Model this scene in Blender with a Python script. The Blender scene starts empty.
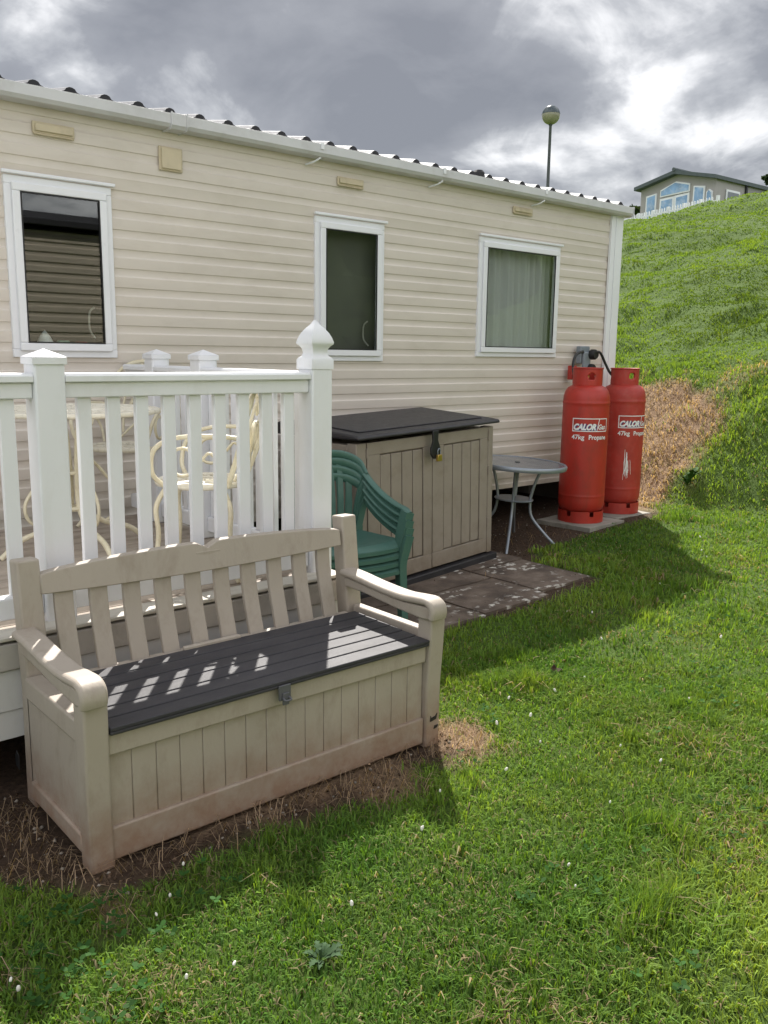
import bpy, bmesh, math, random
import numpy as np
from mathutils import Vector, Matrix, noise as mnoise
R = math.radians
rng = np.random.default_rng(7); random.seed(7)
scn = bpy.context.scene
COL = scn.collection

# ------------------------------------------------------------------ helpers
def tag(o, label=None, cat=None, group=None, kind=None):
    if label: o['label'] = label
    if cat: o['category'] = cat; o['kind'] = 'thing'
    if group: o['group'] = group
    if kind: o['kind'] = kind
    return o

def empty(name, label, cat, loc=(0, 0, 0), rot=(0, 0, 0), group=None):
    o = bpy.data.objects.new(name, None); COL.objects.link(o)
    o.location = loc; o.rotation_euler = rot; o.empty_display_size = .1
    return tag(o, label, cat, group)

def obj(name, bm, mat, parent=None, smooth=35, bevel=0, seg=2, label=None, recalc=True):
    me = bpy.data.meshes.new(name)
    if recalc: bmesh.ops.recalc_face_normals(bm, faces=bm.faces)
    bm.to_mesh(me); bm.free()
    for m in (mat if isinstance(mat, (list, tuple)) else [mat]): me.materials.append(m)
    if smooth:
        me.shade_smooth(); me.set_sharp_from_angle(angle=R(smooth))
    o = bpy.data.objects.new(name, me); COL.objects.link(o)
    if parent: o.parent = parent
    if bevel:
        b = o.modifiers.new('bevel', 'BEVEL'); b.width = bevel; b.segments = seg; b.limit_method = 'ANGLE'; b.angle_limit = R(40)
        b.harden_normals = False
    if label: o['label'] = label
    return o

def children(o): return [c for c in bpy.data.objects if c.parent == o]

def copy_tree(o, parent=None):
    c = o.copy(); COL.objects.link(c)
    if parent: c.parent = parent
    for ch in children(o):
        copy_tree(ch, c)
    return c

def NB(): return bmesh.new()

def box(bm, x0, x1, y0, y1, z0, z1, mi=0, mtx=None):
    vs = [bm.verts.new((x, y, z)) for z in (z0, z1) for y in (y0, y1) for x in (x0, x1)]
    if mtx is not None:
        for v in vs: v.co = mtx @ v.co
    for f in ((0, 2, 3, 1), (4, 5, 7, 6), (0, 1, 5, 4), (2, 6, 7, 3), (0, 4, 6, 2), (1, 3, 7, 5)):
        fc = bm.faces.new([vs[i] for i in f]); fc.material_index = mi
    return vs

def prism(bm, poly, axis, a, b, mi=0, mtx=None):
    """poly: 2-D outline; extruded along axis from a to b. axis 0: poly=(y,z), 1: (x,z), 2: (x,y)"""
    def P(p, t):
        v = (t, p[0], p[1]) if axis == 0 else ((p[0], t, p[1]) if axis == 1 else (p[0], p[1], t))
        v = Vector(v)
        return mtx @ v if mtx is not None else v
    A = [bm.verts.new(P(p, a)) for p in poly]; B = [bm.verts.new(P(p, b)) for p in poly]
    n = len(poly)
    for i in range(n):
        f = bm.faces.new((A[i], A[(i + 1) % n], B[(i + 1) % n], B[i])); f.material_index = mi
    f = bm.faces.new(A[::-1]); f.material_index = mi
    f = bm.faces.new(B); f.material_index = mi

def catmull(pts, n=6, closed=False):
    pts = [Vector(p) for p in pts]
    out = []
    N = len(pts)
    rngi = range(N) if closed else range(N - 1)
    for i in rngi:
        if closed: p0, p1, p2, p3 = pts[(i - 1) % N], pts[i], pts[(i + 1) % N], pts[(i + 2) % N]
        else:
            p1, p2 = pts[i], pts[i + 1]
            p0 = pts[i - 1] if i > 0 else p1 * 2 - p2
            p3 = pts[i + 2] if i + 2 < N else p2 * 2 - p1
        for k in range(n):
            t = k / n
            out.append(.5 * ((2 * p1) + (-p0 + p2) * t + (2 * p0 - 5 * p1 + 4 * p2 - p3) * t * t + (-p0 + 3 * p1 - 3 * p2 + p3) * t ** 3))
    if not closed: out.append(pts[-1])
    return out

def sweep(bm, path, prof, closed=False, up=(0, 0, 1), scale=None, mi=0, fixed_up=False):
    """sweep a closed 2-D profile (a: sideways, b: up) along path points"""
    path = [Vector(p) for p in path]; n = len(path); m = len(prof)
    rings = []; U = Vector(up)
    prevs = None
    for i, p in enumerate(path):
        if closed: t = path[(i + 1) % n] - path[(i - 1) % n]
        else: t = path[min(i + 1, n - 1)] - path[max(i - 1, 0)]
        t.normalize()
        if fixed_up or prevs is None:
            s = t.cross(U)
            if s.length < 1e-3: s = t.cross(Vector((1, 0, 0)))
            s.normalize()
        else:
            s = prevs - t * prevs.dot(t); s.normalize()
        prevs = s
        b = s.cross(t); b.normalize()
        k = scale[i] if scale is not None else 1
        rings.append([bm.verts.new(p + s * (a * k) + b * (c * k)) for a, c in prof])
    cnt = n if closed else n - 1
    for i in range(cnt):
        A, B = rings[i], rings[(i + 1) % n]
        for j in range(m):
            f = bm.faces.new((A[j], A[(j + 1) % m], B[(j + 1) % m], B[j])); f.material_index = mi
    if not closed:
        bm.faces.new(rings[0][::-1]).material_index = mi; bm.faces.new(rings[-1]).material_index = mi

def circ(r, n=8): return [(r * math.cos(2 * math.pi * i / n), r * math.sin(2 * math.pi * i / n)) for i in range(n)]
def rrect(w, h, c=.2):
    c = min(w, h) * c
    return [(-w / 2 + c, -h / 2), (w / 2 - c, -h / 2), (w / 2, -h / 2 + c), (w / 2, h / 2 - c), (w / 2 - c, h / 2), (-w / 2 + c, h / 2), (-w / 2, h / 2 - c), (-w / 2, -h / 2 + c)]
def tube(bm, pts, r, n=8, smooth=6, closed=False, taper=None, mi=0):
    p = catmull(pts, smooth, closed) if smooth else [Vector(q) for q in pts]
    sc = None
    if taper: sc = [taper[0] + (taper[1] - taper[0]) * i / (len(p) - 1) for i in range(len(p))]
    sweep(bm, p, circ(r, n), closed, scale=sc, mi=mi)

def lathe(bm, prof, n=32, cx=0, cy=0, mi=0, close=True):
    rings = []
    for r, z in prof:
        if r < 1e-5: rings.append([bm.verts.new((cx, cy, z))])
        else: rings.append([bm.verts.new((cx + r * math.cos(2 * math.pi * i / n), cy + r * math.sin(2 * math.pi * i / n), z)) for i in range(n)])
    for A, B in zip(rings, rings[1:]):
        for i in range(n):
            j = (i + 1) % n
            if len(A) == 1 and len(B) == 1: continue
            if len(A) == 1: f = bm.faces.new((A[0], B[j], B[i]))
            elif len(B) == 1: f = bm.faces.new((A[i], A[j], B[0]))
            else: f = bm.faces.new((A[i], A[j], B[j], B[i]))
            f.material_index = mi

# ------------------------------------------------------------------ materials
def newmat(name):
    m = bpy.data.materials.new(name); m.use_nodes = True
    nt = m.node_tree; nt.nodes.clear()
    out = nt.nodes.new('ShaderNodeOutputMaterial')
    return m, nt, out
def N(nt, t, **k):
    n = nt.nodes.new(t)
    for a, b in k.items():
        if a.startswith('i_'):
            n.inputs[a[2:].replace('_', ' ')].default_value = b
        else: setattr(n, a, b)
    return n
def ramp(nt, fac, stops):
    r = nt.nodes.new('ShaderNodeValToRGB'); e = r.color_ramp.elements
    while len(e) < len(stops): e.new(.5)
    for x, (p, c) in zip(e, stops):
        x.position = p; x.color = (*c, 1) if len(c) == 3 else c
    nt.links.new(fac, r.inputs[0]); return r.outputs[0]
def noise(nt, vec, scale, detail=4, rough=.6, dist=0):
    n = nt.nodes.new('ShaderNodeTexNoise'); n.inputs['Scale'].default_value = scale
    n.inputs['Detail'].default_value = detail; n.inputs['Roughness'].default_value = rough; n.inputs['Distortion'].default_value = dist
    if vec is not None: nt.links.new(vec, n.inputs['Vector'])
    return n.outputs['Fac']
def mapping(nt, vec, scale=(1, 1, 1)):
    n = nt.nodes.new('ShaderNodeMapping'); n.inputs['Scale'].default_value = scale; nt.links.new(vec, n.inputs['Vector']); return n.outputs[0]
def mixc(nt, fac, a, b, blend='MIX'):
    n = nt.nodes.new('ShaderNodeMix'); n.data_type = 'RGBA'; n.blend_type = blend
    for s, v in ((n.inputs[0], fac), (n.inputs[6], a), (n.inputs[7], b)):
        if isinstance(v, (int, float)): s.default_value = v
        elif isinstance(v, tuple): s.default_value = (*v, 1) if len(v) == 3 else v
        else: nt.links.new(v, s)
    return n.outputs[2]
def bump(nt, h, strength=.3, dist=.01):
    b = nt.nodes.new('ShaderNodeBump'); b.inputs['Strength'].default_value = strength; b.inputs['Distance'].default_value = dist
    nt.links.new(h, b.inputs['Height']); return b.outputs[0]
def c2(c, k): return tuple(min(1, x * k) for x in c)

def mat(name, c, rough=.5, var=.12, vscale=6, dirt=None, dirtamt=.5, dirtscale=8, stretch=(1, 1, 1), bs=0, bscale=60, metal=0, spec=.5, lowdirt=None, coat=0):
    m, nt, out = newmat(name)
    p = nt.nodes.new('ShaderNodeBsdfPrincipled'); nt.links.new(p.outputs[0], out.inputs[0])
    tc = nt.nodes.new('ShaderNodeTexCoord'); v = mapping(nt, tc.outputs['Object'], stretch)
    n1 = noise(nt, v, vscale, 5)
    col = ramp(nt, n1, [(.3, c2(c, 1 - var)), (.7, c2(c, 1 + var * .6))])
    if dirt:
        n2 = noise(nt, v, dirtscale, 8, .7, .3)
        f = ramp(nt, n2, [(.5, (0, 0, 0)), (.75, (dirtamt,) * 3)])
        col = mixc(nt, f, col, dirt)
    if lowdirt:   # soil splashed up from the ground: (z0,z1,colour,amount)
        z0, z1, dc, am = lowdirt
        sx = nt.nodes.new('ShaderNodeSeparateXYZ'); g = nt.nodes.new('ShaderNodeNewGeometry'); nt.links.new(g.outputs['Position'], sx.inputs[0])
        mr = nt.nodes.new('ShaderNodeMapRange'); mr.inputs[1].default_value = z1; mr.inputs[2].default_value = z0; mr.inputs[3].default_value = 0; mr.inputs[4].default_value = 1
        nt.links.new(sx.outputs[2], mr.inputs[0])
        n3 = noise(nt, tc.outputs['Object'], 14, 6, .7)
        mu = nt.nodes.new('ShaderNodeMath'); mu.operation = 'MULTIPLY'; nt.links.new(mr.outputs[0], mu.inputs[0]); nt.links.new(n3, mu.inputs[1])
        f = ramp(nt, mu.outputs[0], [(.1, (0, 0, 0)), (.5, (am,) * 3)])
        col = mixc(nt, f, col, dc)
    nt.links.new(col, p.inputs['Base Color'])
    n4 = noise(nt, v, vscale * 3, 3)
    rr = nt.nodes.new('ShaderNodeMapRange'); rr.inputs[3].default_value = max(0, rough - .08); rr.inputs[4].default_value = min(1, rough + .12)
    nt.links.new(n4, rr.inputs[0]); nt.links.new(rr.outputs[0], p.inputs['Roughness'])
    p.inputs['Metallic'].default_value = metal; p.inputs['Specular IOR Level'].default_value = spec
    if coat: p.inputs['Coat Weight'].default_value = coat; p.inputs['Coat Roughness'].default_value = .15
    if bs:
        nb = noise(nt, v, bscale, 5, .6)
        nt.links.new(bump(nt, nb, bs, .004), p.inputs['Normal'])
    return m

M = {}
M['clad'] = mat('cladding', (.665, .605, .54), .42, .04, 2, (.42, .36, .28), .28, 2.2, (1, 1, 3), bs=.05, bscale=120, lowdirt=(.36, .9, (.38, .36, .27), .4))
M['pvc'] = mat('white_pvc', (.80, .79, .78), .38, .05, 3, (.48, .44, .36), .22, 6)
M['gutter'] = mat('gutter_plastic', (.62, .62, .64), .4, .07, 3, (.35, .33, .3), .35, 5)
M['frame'] = mat('window_upvc', (.80, .81, .84), .3, .03, 3)
M['vent'] = mat('vent_plastic', (.58, .50, .35), .5, .08, 8, (.3, .25, .16), .4, 10)
M['rooftop'] = mat('roof_sheet', (.24, .24, .25), .6, .25, 6, (.08, .08, .08), .6, 7, bs=.3)
M['roofdark'] = mat('roof_edge', (.03, .03, .035), .8, .3, 6)
M['rail'] = mat('railing_pvc', (.765, .775, .80), .36, .04, 3, (.50, .46, .38), .22, 7, (1, 1, .35))
M['deckfloor'] = mat('deck_floor', (.40, .34, .28), .7, .25, 4, (.12, .09, .06), .7, 6, (.3, 3, 1), bs=.3)
M['fascia'] = mat('deck_fascia', (.62, .61, .60), .45, .06, 3, (.4, .36, .3), .3, 6)
M['nose'] = mat('deck_nosing', (.60, .57, .50), .6, .1, 5, (.28, .24, .18), .6, 7, (.4, 2, 1), bs=.2)
M['trim'] = mat('deck_trim', (.45, .42, .385), .5, .1, 5, (.2, .17, .13), .5, 8)
M['bench'] = mat('bench_resin', (.385, .335, .28), .5, .07, 3, (.20, .155, .11), .45, 12, (1, 1, .5), bs=.22, bscale=110, lowdirt=(0.0, .32, (.24, .14, .09), .8))
M['benchlid'] = mat('bench_lid', (.046, .044, .050), .5, .25, 5, (.10, .095, .09), .35, 9, (.6, 2, 1), bs=.25, bscale=150, spec=.3)
M['shed'] = mat('shed_resin', (.30, .257, .21), .6, .08, 4, (.16, .12, .08), .4, 7, bs=.2, bscale=110, lowdirt=(0, .3, (.16, .11, .07), .7))
M['shedlid'] = mat('shed_lid', (.028, .026, .030), .5, .3, 8, (.07, .065, .06), .5, 12, bs=.3, bscale=90)
M['black'] = mat('black_rubber', (.012, .012, .013), .5, .2)
M['brass'] = mat('brass', (.62, .42, .12), .3, .1, metal=.9)
M['green'] = mat('green_plastic', (.062, .145, .118), .42, .12, 5, (.10, .14, .11), .35, 10, bs=.04)
M['red'] = mat('red_paint', (.43, .030, .018), .42, .16, 4, (.20, .035, .02), .7, 12, (1, 1, .5), bs=.1, bscale=80)
M['redworn'] = mat('red_paint_worn', (.42, .036, .024), .5, .2, 8, (.30, .10, .07), .5, 16, bs=.15)
M['white'] = mat('white_paint', (.82, .82, .82), .5, .06, 20)
M['navy'] = mat('navy_ink', (.05, .04, .16), .5, .05)
M['steel'] = mat('grey_steel', (.30, .33, .37), .38, .15, 8, metal=.5)
M['darksteel'] = mat('dark_steel', (.10, .10, .11), .5, .2, 8)
M['tableglass'] = mat('table_glass', (.15, .17, .185), .2, .08, 3, (.24, .24, .23), .2, 4)
M['concrete'] = mat('concrete', (.30, .28, .24), .85, .25, 6, (.10, .09, .06), .7, 9, bs=.6, bscale=40)
M['hose'] = M['black']
M['reggrey'] = mat('regulator_grey', (.22, .25, .28), .45, .15)
M['cream'] = mat('cream_enamel', (.74, .68, .50), .4, .08, 9, (.40, .28, .12), .45, 22)
M['creamtop'] = mat('cream_enamel_top', (.76, .72, .60), .4, .08, 9, (.25, .2, .12), .4, 30)
M['slab'] = None
M['chassis'] = mat('chassis_steel', (.05, .045, .04), .8, .3)
M['light_stop'] = mat('light_stop_board', (.10, .085, .07), .9, .2)
M['pole'] = mat('lamp_pole', (.06, .07, .07), .5, .1)
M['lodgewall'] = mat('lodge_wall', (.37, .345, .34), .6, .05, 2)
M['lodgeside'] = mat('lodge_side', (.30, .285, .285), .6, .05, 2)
M['lodgeroof'] = mat('lodge_roof', (.085, .105, .11), .6, .15, 2)
M['room'] = mat('dark_interior', (.05, .045, .04), .9, .1)
M['bark'] = mat('bark', (.08, .06, .045), .9, .3, 12, bs=.5)

def glassmat(name, tint=(.9, .95, .93), rough=.0, refl=1.0):
    m, nt, out = newmat(name)
    t = N(nt, 'ShaderNodeBsdfTransparent'); t.inputs[0].default_value = (*tint, 1)
    g = N(nt, 'ShaderNodeBsdfGlossy'); g.inputs['Roughness'].default_value = rough; g.inputs[0].default_value = (refl, refl, refl, 1)
    lw = N(nt, 'ShaderNodeLayerWeight'); pw = N(nt, 'ShaderNodeMath'); pw.operation = 'POWER'; pw.inputs[1].default_value = 3.5; nt.links.new(lw.outputs['Facing'], pw.inputs[0])
    f = N(nt, 'ShaderNodeMapRange'); f.inputs[3].default_value = .055; f.inputs[4].default_value = 1; nt.links.new(pw.outputs[0], f.inputs[0])
    mx = N(nt, 'ShaderNodeMixShader'); nt.links.new(f.outputs[0], mx.inputs[0]); nt.links.new(t.outputs[0], mx.inputs[1]); nt.links.new(g.outputs[0], mx.inputs[2])
    nt.links.new(mx.outputs[0], out.inputs[0]); return m
M['glass'] = glassmat('window_glass', (.86, .89, .87), .005)
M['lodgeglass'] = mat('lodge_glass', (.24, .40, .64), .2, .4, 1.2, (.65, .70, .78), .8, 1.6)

def clothmat():
    m, nt, out = newmat('net_curtain')
    d = N(nt, 'ShaderNodeBsdfDiffuse'); d.inputs[0].default_value = (.93, .90, .93, 1)
    t = N(nt, 'ShaderNodeBsdfTranslucent'); t.inputs[0].default_value = (.75, .78, .78, 1)
    mx = N(nt, 'ShaderNodeMixShader'); mx.inputs[0].default_value = .3
    nt.links.new(d.outputs[0], mx.inputs[1]); nt.links.new(t.outputs[0], mx.inputs[2]); nt.links.new(mx.outputs[0], out.inputs[0])
    return m
M['net'] = clothmat()

def slabmat():
    m, nt, out = newmat('paving_stone')
    p = N(nt, 'ShaderNodeBsdfPrincipled'); nt.links.new(p.outputs[0], out.inputs[0])
    g = N(nt, 'ShaderNodeNewGeometry'); pos = g.outputs['Position']
    n1 = noise(nt, pos, 5, 8, .65)
    col = ramp(nt, n1, [(.3, (.05, .036, .027)), (.5, (.12, .088, .066)), (.7, (.21, .165, .13))])
    # pale lichen blotches
    vo = N(nt, 'ShaderNodeTexVoronoi'); vo.inputs['Scale'].default_value = 19; vo.inputs['Randomness'].default_value = 1
    nd = noise(nt, pos, 30, 3); add = N(nt, 'ShaderNodeVectorMath'); add.operation = 'ADD'
    sc = N(nt, 'ShaderNodeVectorMath'); sc.operation = 'SCALE'; sc.inputs['Scale'].default_value = .12
    cx = N(nt, 'ShaderNodeCombineXYZ'); nt.links.new(nd, cx.inputs[0]); nt.links.new(n1, cx.inputs[1]); nt.links.new(cx.outputs[0], sc.inputs[0])
    nt.links.new(pos, add.inputs[0]); nt.links.new(sc.outputs[0], add.inputs[1]); nt.links.new(add.outputs[0], vo.inputs['Vector'])
    spot = ramp(nt, vo.outputs['Distance'], [(.26, (1, 1, 1)), (.40, (0, 0, 0))])
    patch = ramp(nt, noise(nt, pos, 3.2, 3), [(.49, (0, 0, 0)), (.58, (1, 1, 1))])
    f = mixc(nt, 1.0, spot, patch, 'MULTIPLY')
    col = mixc(nt, f, col, (.55, .52, .46))
    nt.links.new(col, p.inputs['Base Color']); p.inputs['Roughness'].default_value = .85
    nt.links.new(bump(nt, noise(nt, pos, 60, 6, .7), .6, .006), p.inputs['Normal'])
    return m
M['slab'] = slabmat()

def attrcolmat(name, attr, trans=.35, rough=.5, gloss=.06):
    m, nt, out = newmat(name)
    a = N(nt, 'ShaderNodeAttribute'); a.attribute_name = attr
    d = N(nt, 'ShaderNodeBsdfDiffuse'); t = N(nt, 'ShaderNodeBsdfTranslucent')
    nt.links.new(a.outputs['Color'], d.inputs[0])
    tc = mixc(nt, 1.0, a.outputs['Color'], (1.5, 1.35, .55), 'MULTIPLY')
    nt.links.new(tc, t.inputs[0])
    mx = N(nt, 'ShaderNodeMixShader'); mx.inputs[0].default_value = trans
    nt.links.new(d.outputs[0], mx.inputs[1]); nt.links.new(t.outputs[0], mx.inputs[2])
    g = N(nt, 'ShaderNodeBsdfGlossy'); g.inputs['Roughness'].default_value = rough; g.inputs[0].default_value = (.9, 1, .8, 1)
    m2 = N(nt, 'ShaderNodeMixShader'); m2.inputs[0].default_value = gloss
    nt.links.new(mx.outputs[0], m2.inputs[1]); nt.links.new(g.outputs[0], m2.inputs[2]); nt.links.new(m2.outputs[0], out.inputs[0])
    return m
M['blade'] = attrcolmat('grass_blade', 'col', .38, .6, .012)
M['leafy'] = attrcolmat('leaf', 'col', .25, .6, .008)

# ------------------------------------------------------------------ terrain
def ss(a, b, x):
    t = np.clip((x - a) / (b - a), 0, 1); return t * t * (3 - 2 * t)
def vnoise(x, y, s, seed=0):
    """cheap smooth value noise, vectorised, 0..1"""
    x = np.asarray(x, float) * s + seed * 17.31; y = np.asarray(y, float) * s + seed * 9.77
    xi = np.floor(x).astype(np.int64); yi = np.floor(y).astype(np.int64); fx = x - xi; fy = y - yi
    fx = fx * fx * (3 - 2 * fx); fy = fy * fy * (3 - 2 * fy)
    def h(a, b):
        n = (a * 374761393 + b * 668265263 + seed * 1442695) & 0xffffffff
        n = ((n ^ (n >> 13)) * 1274126177) & 0xffffffff
        return ((n ^ (n >> 16)) & 0xffff) / 65535.
    return (h(xi, yi) * (1 - fx) + h(xi + 1, yi) * fx) * (1 - fy) + (h(xi, yi + 1) * (1 - fx) + h(xi + 1, yi + 1) * fx) * fy
def fbm(x, y, s, seed=0, o=4):
    r = 0; a = .5; t = 0
    for i in range(o):
        r = r + a * vnoise(x, y, s * 2 ** i, seed + i); t += a; a *= .5
    return r / t
def cum(s):
    """bank height against distance s beyond its toe"""
    s = np.maximum(s, 0)
    steep = .62 * (np.maximum(s - .15, 0) - np.maximum(s - 1.75, 0)) * ss(0, .5, s)
    rest = .292 * (np.maximum(s - 1.75, 0) - np.maximum(s - 18.8, 0)) + .115 * np.maximum(s - 18.8, 0)
    return steep + rest
def T(x, y):
    x = np.asarray(x, float); y = np.asarray(y, float)
    z = .032 * (ss(3.0, 7.0, x) * 3.3)
    toe = 7.2 + .30 * np.maximum(0, 4.3 - y) + .12 * np.sin(y * 1.3) - .25 * np.maximum(0, y - 9).clip(0, 6)
    s = x - toe
    h = cum(s) * (.985 - .0135 * (np.clip(y, 4, 19) - 13))
    bumps = (fbm(x, y, .55, 3) - .5) * .40 * ss(1.2, 4, s) + (fbm(x, y, 2.2, 5) - .5) * .22 * ss(.2, 1.2, s)
    terr = .08 * np.sin(s * 2.6 + 2.5 * fbm(x, y, .3, 8)) * ss(3, 5, s) * (1 - ss(9, 14, s))
    lawn = (fbm(x, y, 1.1, 11) - .5) * .035 * (1 - ss(0, 1, s)) * ss(.25, .8, np.hypot(np.clip(np.abs(x - 1.5) - .8, 0, 9), np.clip(np.abs(y - 2.5) - .4, 0, 9)))
    fl = (y < 3.25) | (s > 0)
    return z + h + bumps + terr + np.where(y < 3.2, lawn, lawn * (1 - ss(3.1, 3.4, y)))

def axis(segs):
    out = [segs[0][0]]
    for a, b, st in segs:
        n = max(1, int(round((b - a) / st)))
        out += list(a + (b - a) * (np.arange(1, n + 1) / n))
    return np.array(out)
gx = axis([(-400, -60, 40), (-60, -10, 6), (-10, -1, .6), (-1, 10, .055), (10, 30, .22), (30, 70, 1.2), (70, 400, 25)])
gy = axis([(-400, -60, 40), (-60, -10, 6), (-10, 0, .6), (0, 9, .055), (9, 24, .22), (24, 60, 1.2), (60, 400, 25)])
GX, GY = np.meshgrid(gx, gy)
GZ = T(GX, GY)
# distant ground slopes gently away beyond the hill top
GZ = np.minimum(GZ, 9.2 + 0 * GZ)

def soil_mask(x, y):
    n = (fbm(x, y, 2.5, 21) - .5)
    n2 = (fbm(x, y, 9, 23) - .5)
    # strip of bare earth in front of the bench
    d = np.maximum(np.maximum(.50 - x, x - 2.28), np.maximum(2.12 + 1.3 * np.clip(.85 - x, 0, 1) - y, y - 3.2))
    a = 1 - ss(-.05, .07, d + n * .16 + n2 * .12)
    # earth round the slabs, table and gas bottles
    d = np.maximum(np.maximum(2.0 - x, x - 6.86), np.maximum(4.06 + .06 * (x - 5) - y, y - 9))
    d = np.where(x < 4.7, np.maximum(np.maximum(2.0 - x, x - 4.72), 3.22 - y), d)
    b = 1 - ss(-.04, .08, d + n * .14 + n2 * .12)
    c = ((x > -8) & (x < 2.2) & (y > 2.95) & (y < 9)) * 1.0
    spot = 1 - ss(.10, .18, np.hypot(x - 4.75, y - 4.0) + n * .1)
    return np.clip(np.maximum.reduce([a, b, c, spot]), 0, 1)
def straw_mask(x, y):
    n = (fbm(x, y, 1.6, 31) - .5); n2 = (fbm(x, y, 6, 33) - .5)
    lo = 4.28 + .16 * (x - 7) + .16 * np.clip(x - 8, 0, 9) ** 2
    e = np.maximum(np.maximum(6.85 - x, x - 9.15), np.maximum(lo - y, y - 7.2))
    a = 1 - ss(-.22, .16, e + n * .75 + n2 * .4)
    e2 = np.hypot((x - 9.25) / .5, (y - 4.75) / .35)
    a = np.maximum(a, .3 * (1 - ss(.6, 1.2, e2 + n * .6)))
    d = np.hypot((x - 2.31) / .13, (y - 2.22) / .15)
    b = 1 - ss(.7, 1.2, d + n2 * .6)
    d3 = np.maximum(np.maximum(.6 - x, x - 2.35), np.maximum(2.02 - y, y - 2.3))
    c = .8 * (1 - ss(-.04, .12, d3 + n * .2)) * ss(.42, .6, fbm(x, y, 5, 41))
    return np.clip(np.maximum.reduce([a, b, c]), 0, 1)

def groundmat():
    m, nt, out = newmat('ground_soil_turf')
    p = N(nt, 'ShaderNodeBsdfPrincipled'); nt.links.new(p.outputs[0], out.inputs[0])
    g = N(nt, 'ShaderNodeNewGeometry'); pos = g.outputs['Position']
    n1 = noise(nt, pos, 3, 8, .65); n2 = noise(nt, pos, 45, 5, .7)
    turf = ramp(nt, n2, [(.3, (.035, .062, .012)), (.6, (.085, .14, .026)), (.8, (.15, .20, .05))])
    turf = mixc(nt, ramp(nt, n1, [(.4, (0, 0, 0)), (.7, (.6, .6, .6))]), turf, (.085, .13, .022))
    soil = ramp(nt, n2, [(.3, (.04, .026, .018)), (.6, (.095, .062, .042)), (.8, (.20, .14, .10))])
    straw = ramp(nt, n2, [(.3, (.12, .075, .05)), (.6, (.31, .21, .13)), (.8, (.45, .33, .21))])
    a1 = N(nt, 'ShaderNodeAttribute'); a1.attribute_name = 'soil'
    a2 = N(nt, 'ShaderNodeAttribute'); a2.attribute_name = 'straw'
    c = mixc(nt, a1.outputs['Fac'], turf, soil); c = mixc(nt, a2.outputs['Fac'], c, straw)
    nt.links.new(c, p.inputs['Base Color']); p.inputs['Roughness'].default_value = .95; p.inputs['Specular IOR Level'].default_value = .2
    nt.links.new(bump(nt, noise(nt, pos, 25, 8, .75), .9, .03), p.inputs['Normal'])
    return m

def mesh_from_grid(name, X, Y, Z, m):
    ny, nx = X.shape
    co = np.stack([X, Y, Z], -1).reshape(-1, 3).astype(np.float32)
    i = np.arange(nx * ny).reshape(ny, nx)
    q = np.stack([i[:-1, :-1], i[:-1, 1:], i[1:, 1:], i[1:, :-1]], -1).reshape(-1, 4).astype(np.int32)
    me = bpy.data.meshes.new(name)
    me.vertices.add(len(co)); me.vertices.foreach_set('co', co.ravel())
    me.loops.add(q.size); me.loops.foreach_set('vertex_index', q.ravel())
    me.polygons.add(len(q)); me.polygons.foreach_set('loop_start', np.arange(0, q.size, 4, dtype=np.int32))
    me.update(); me.validate(); me.shade_smooth(); me.materials.append(m)
    return me
me = mesh_from_grid('ground', GX, GY, GZ, groundmat())
for nm, arr in (('soil', soil_mask(GX, GY)), ('straw', straw_mask(GX, GY))):
    a = me.attributes.new(nm, 'FLOAT', 'POINT'); a.data.foreach_set('value', arr.ravel().astype(np.float32))
ground = bpy.data.objects.new('ground', me); COL.objects.link(ground); tag(ground, kind='structure')

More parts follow.
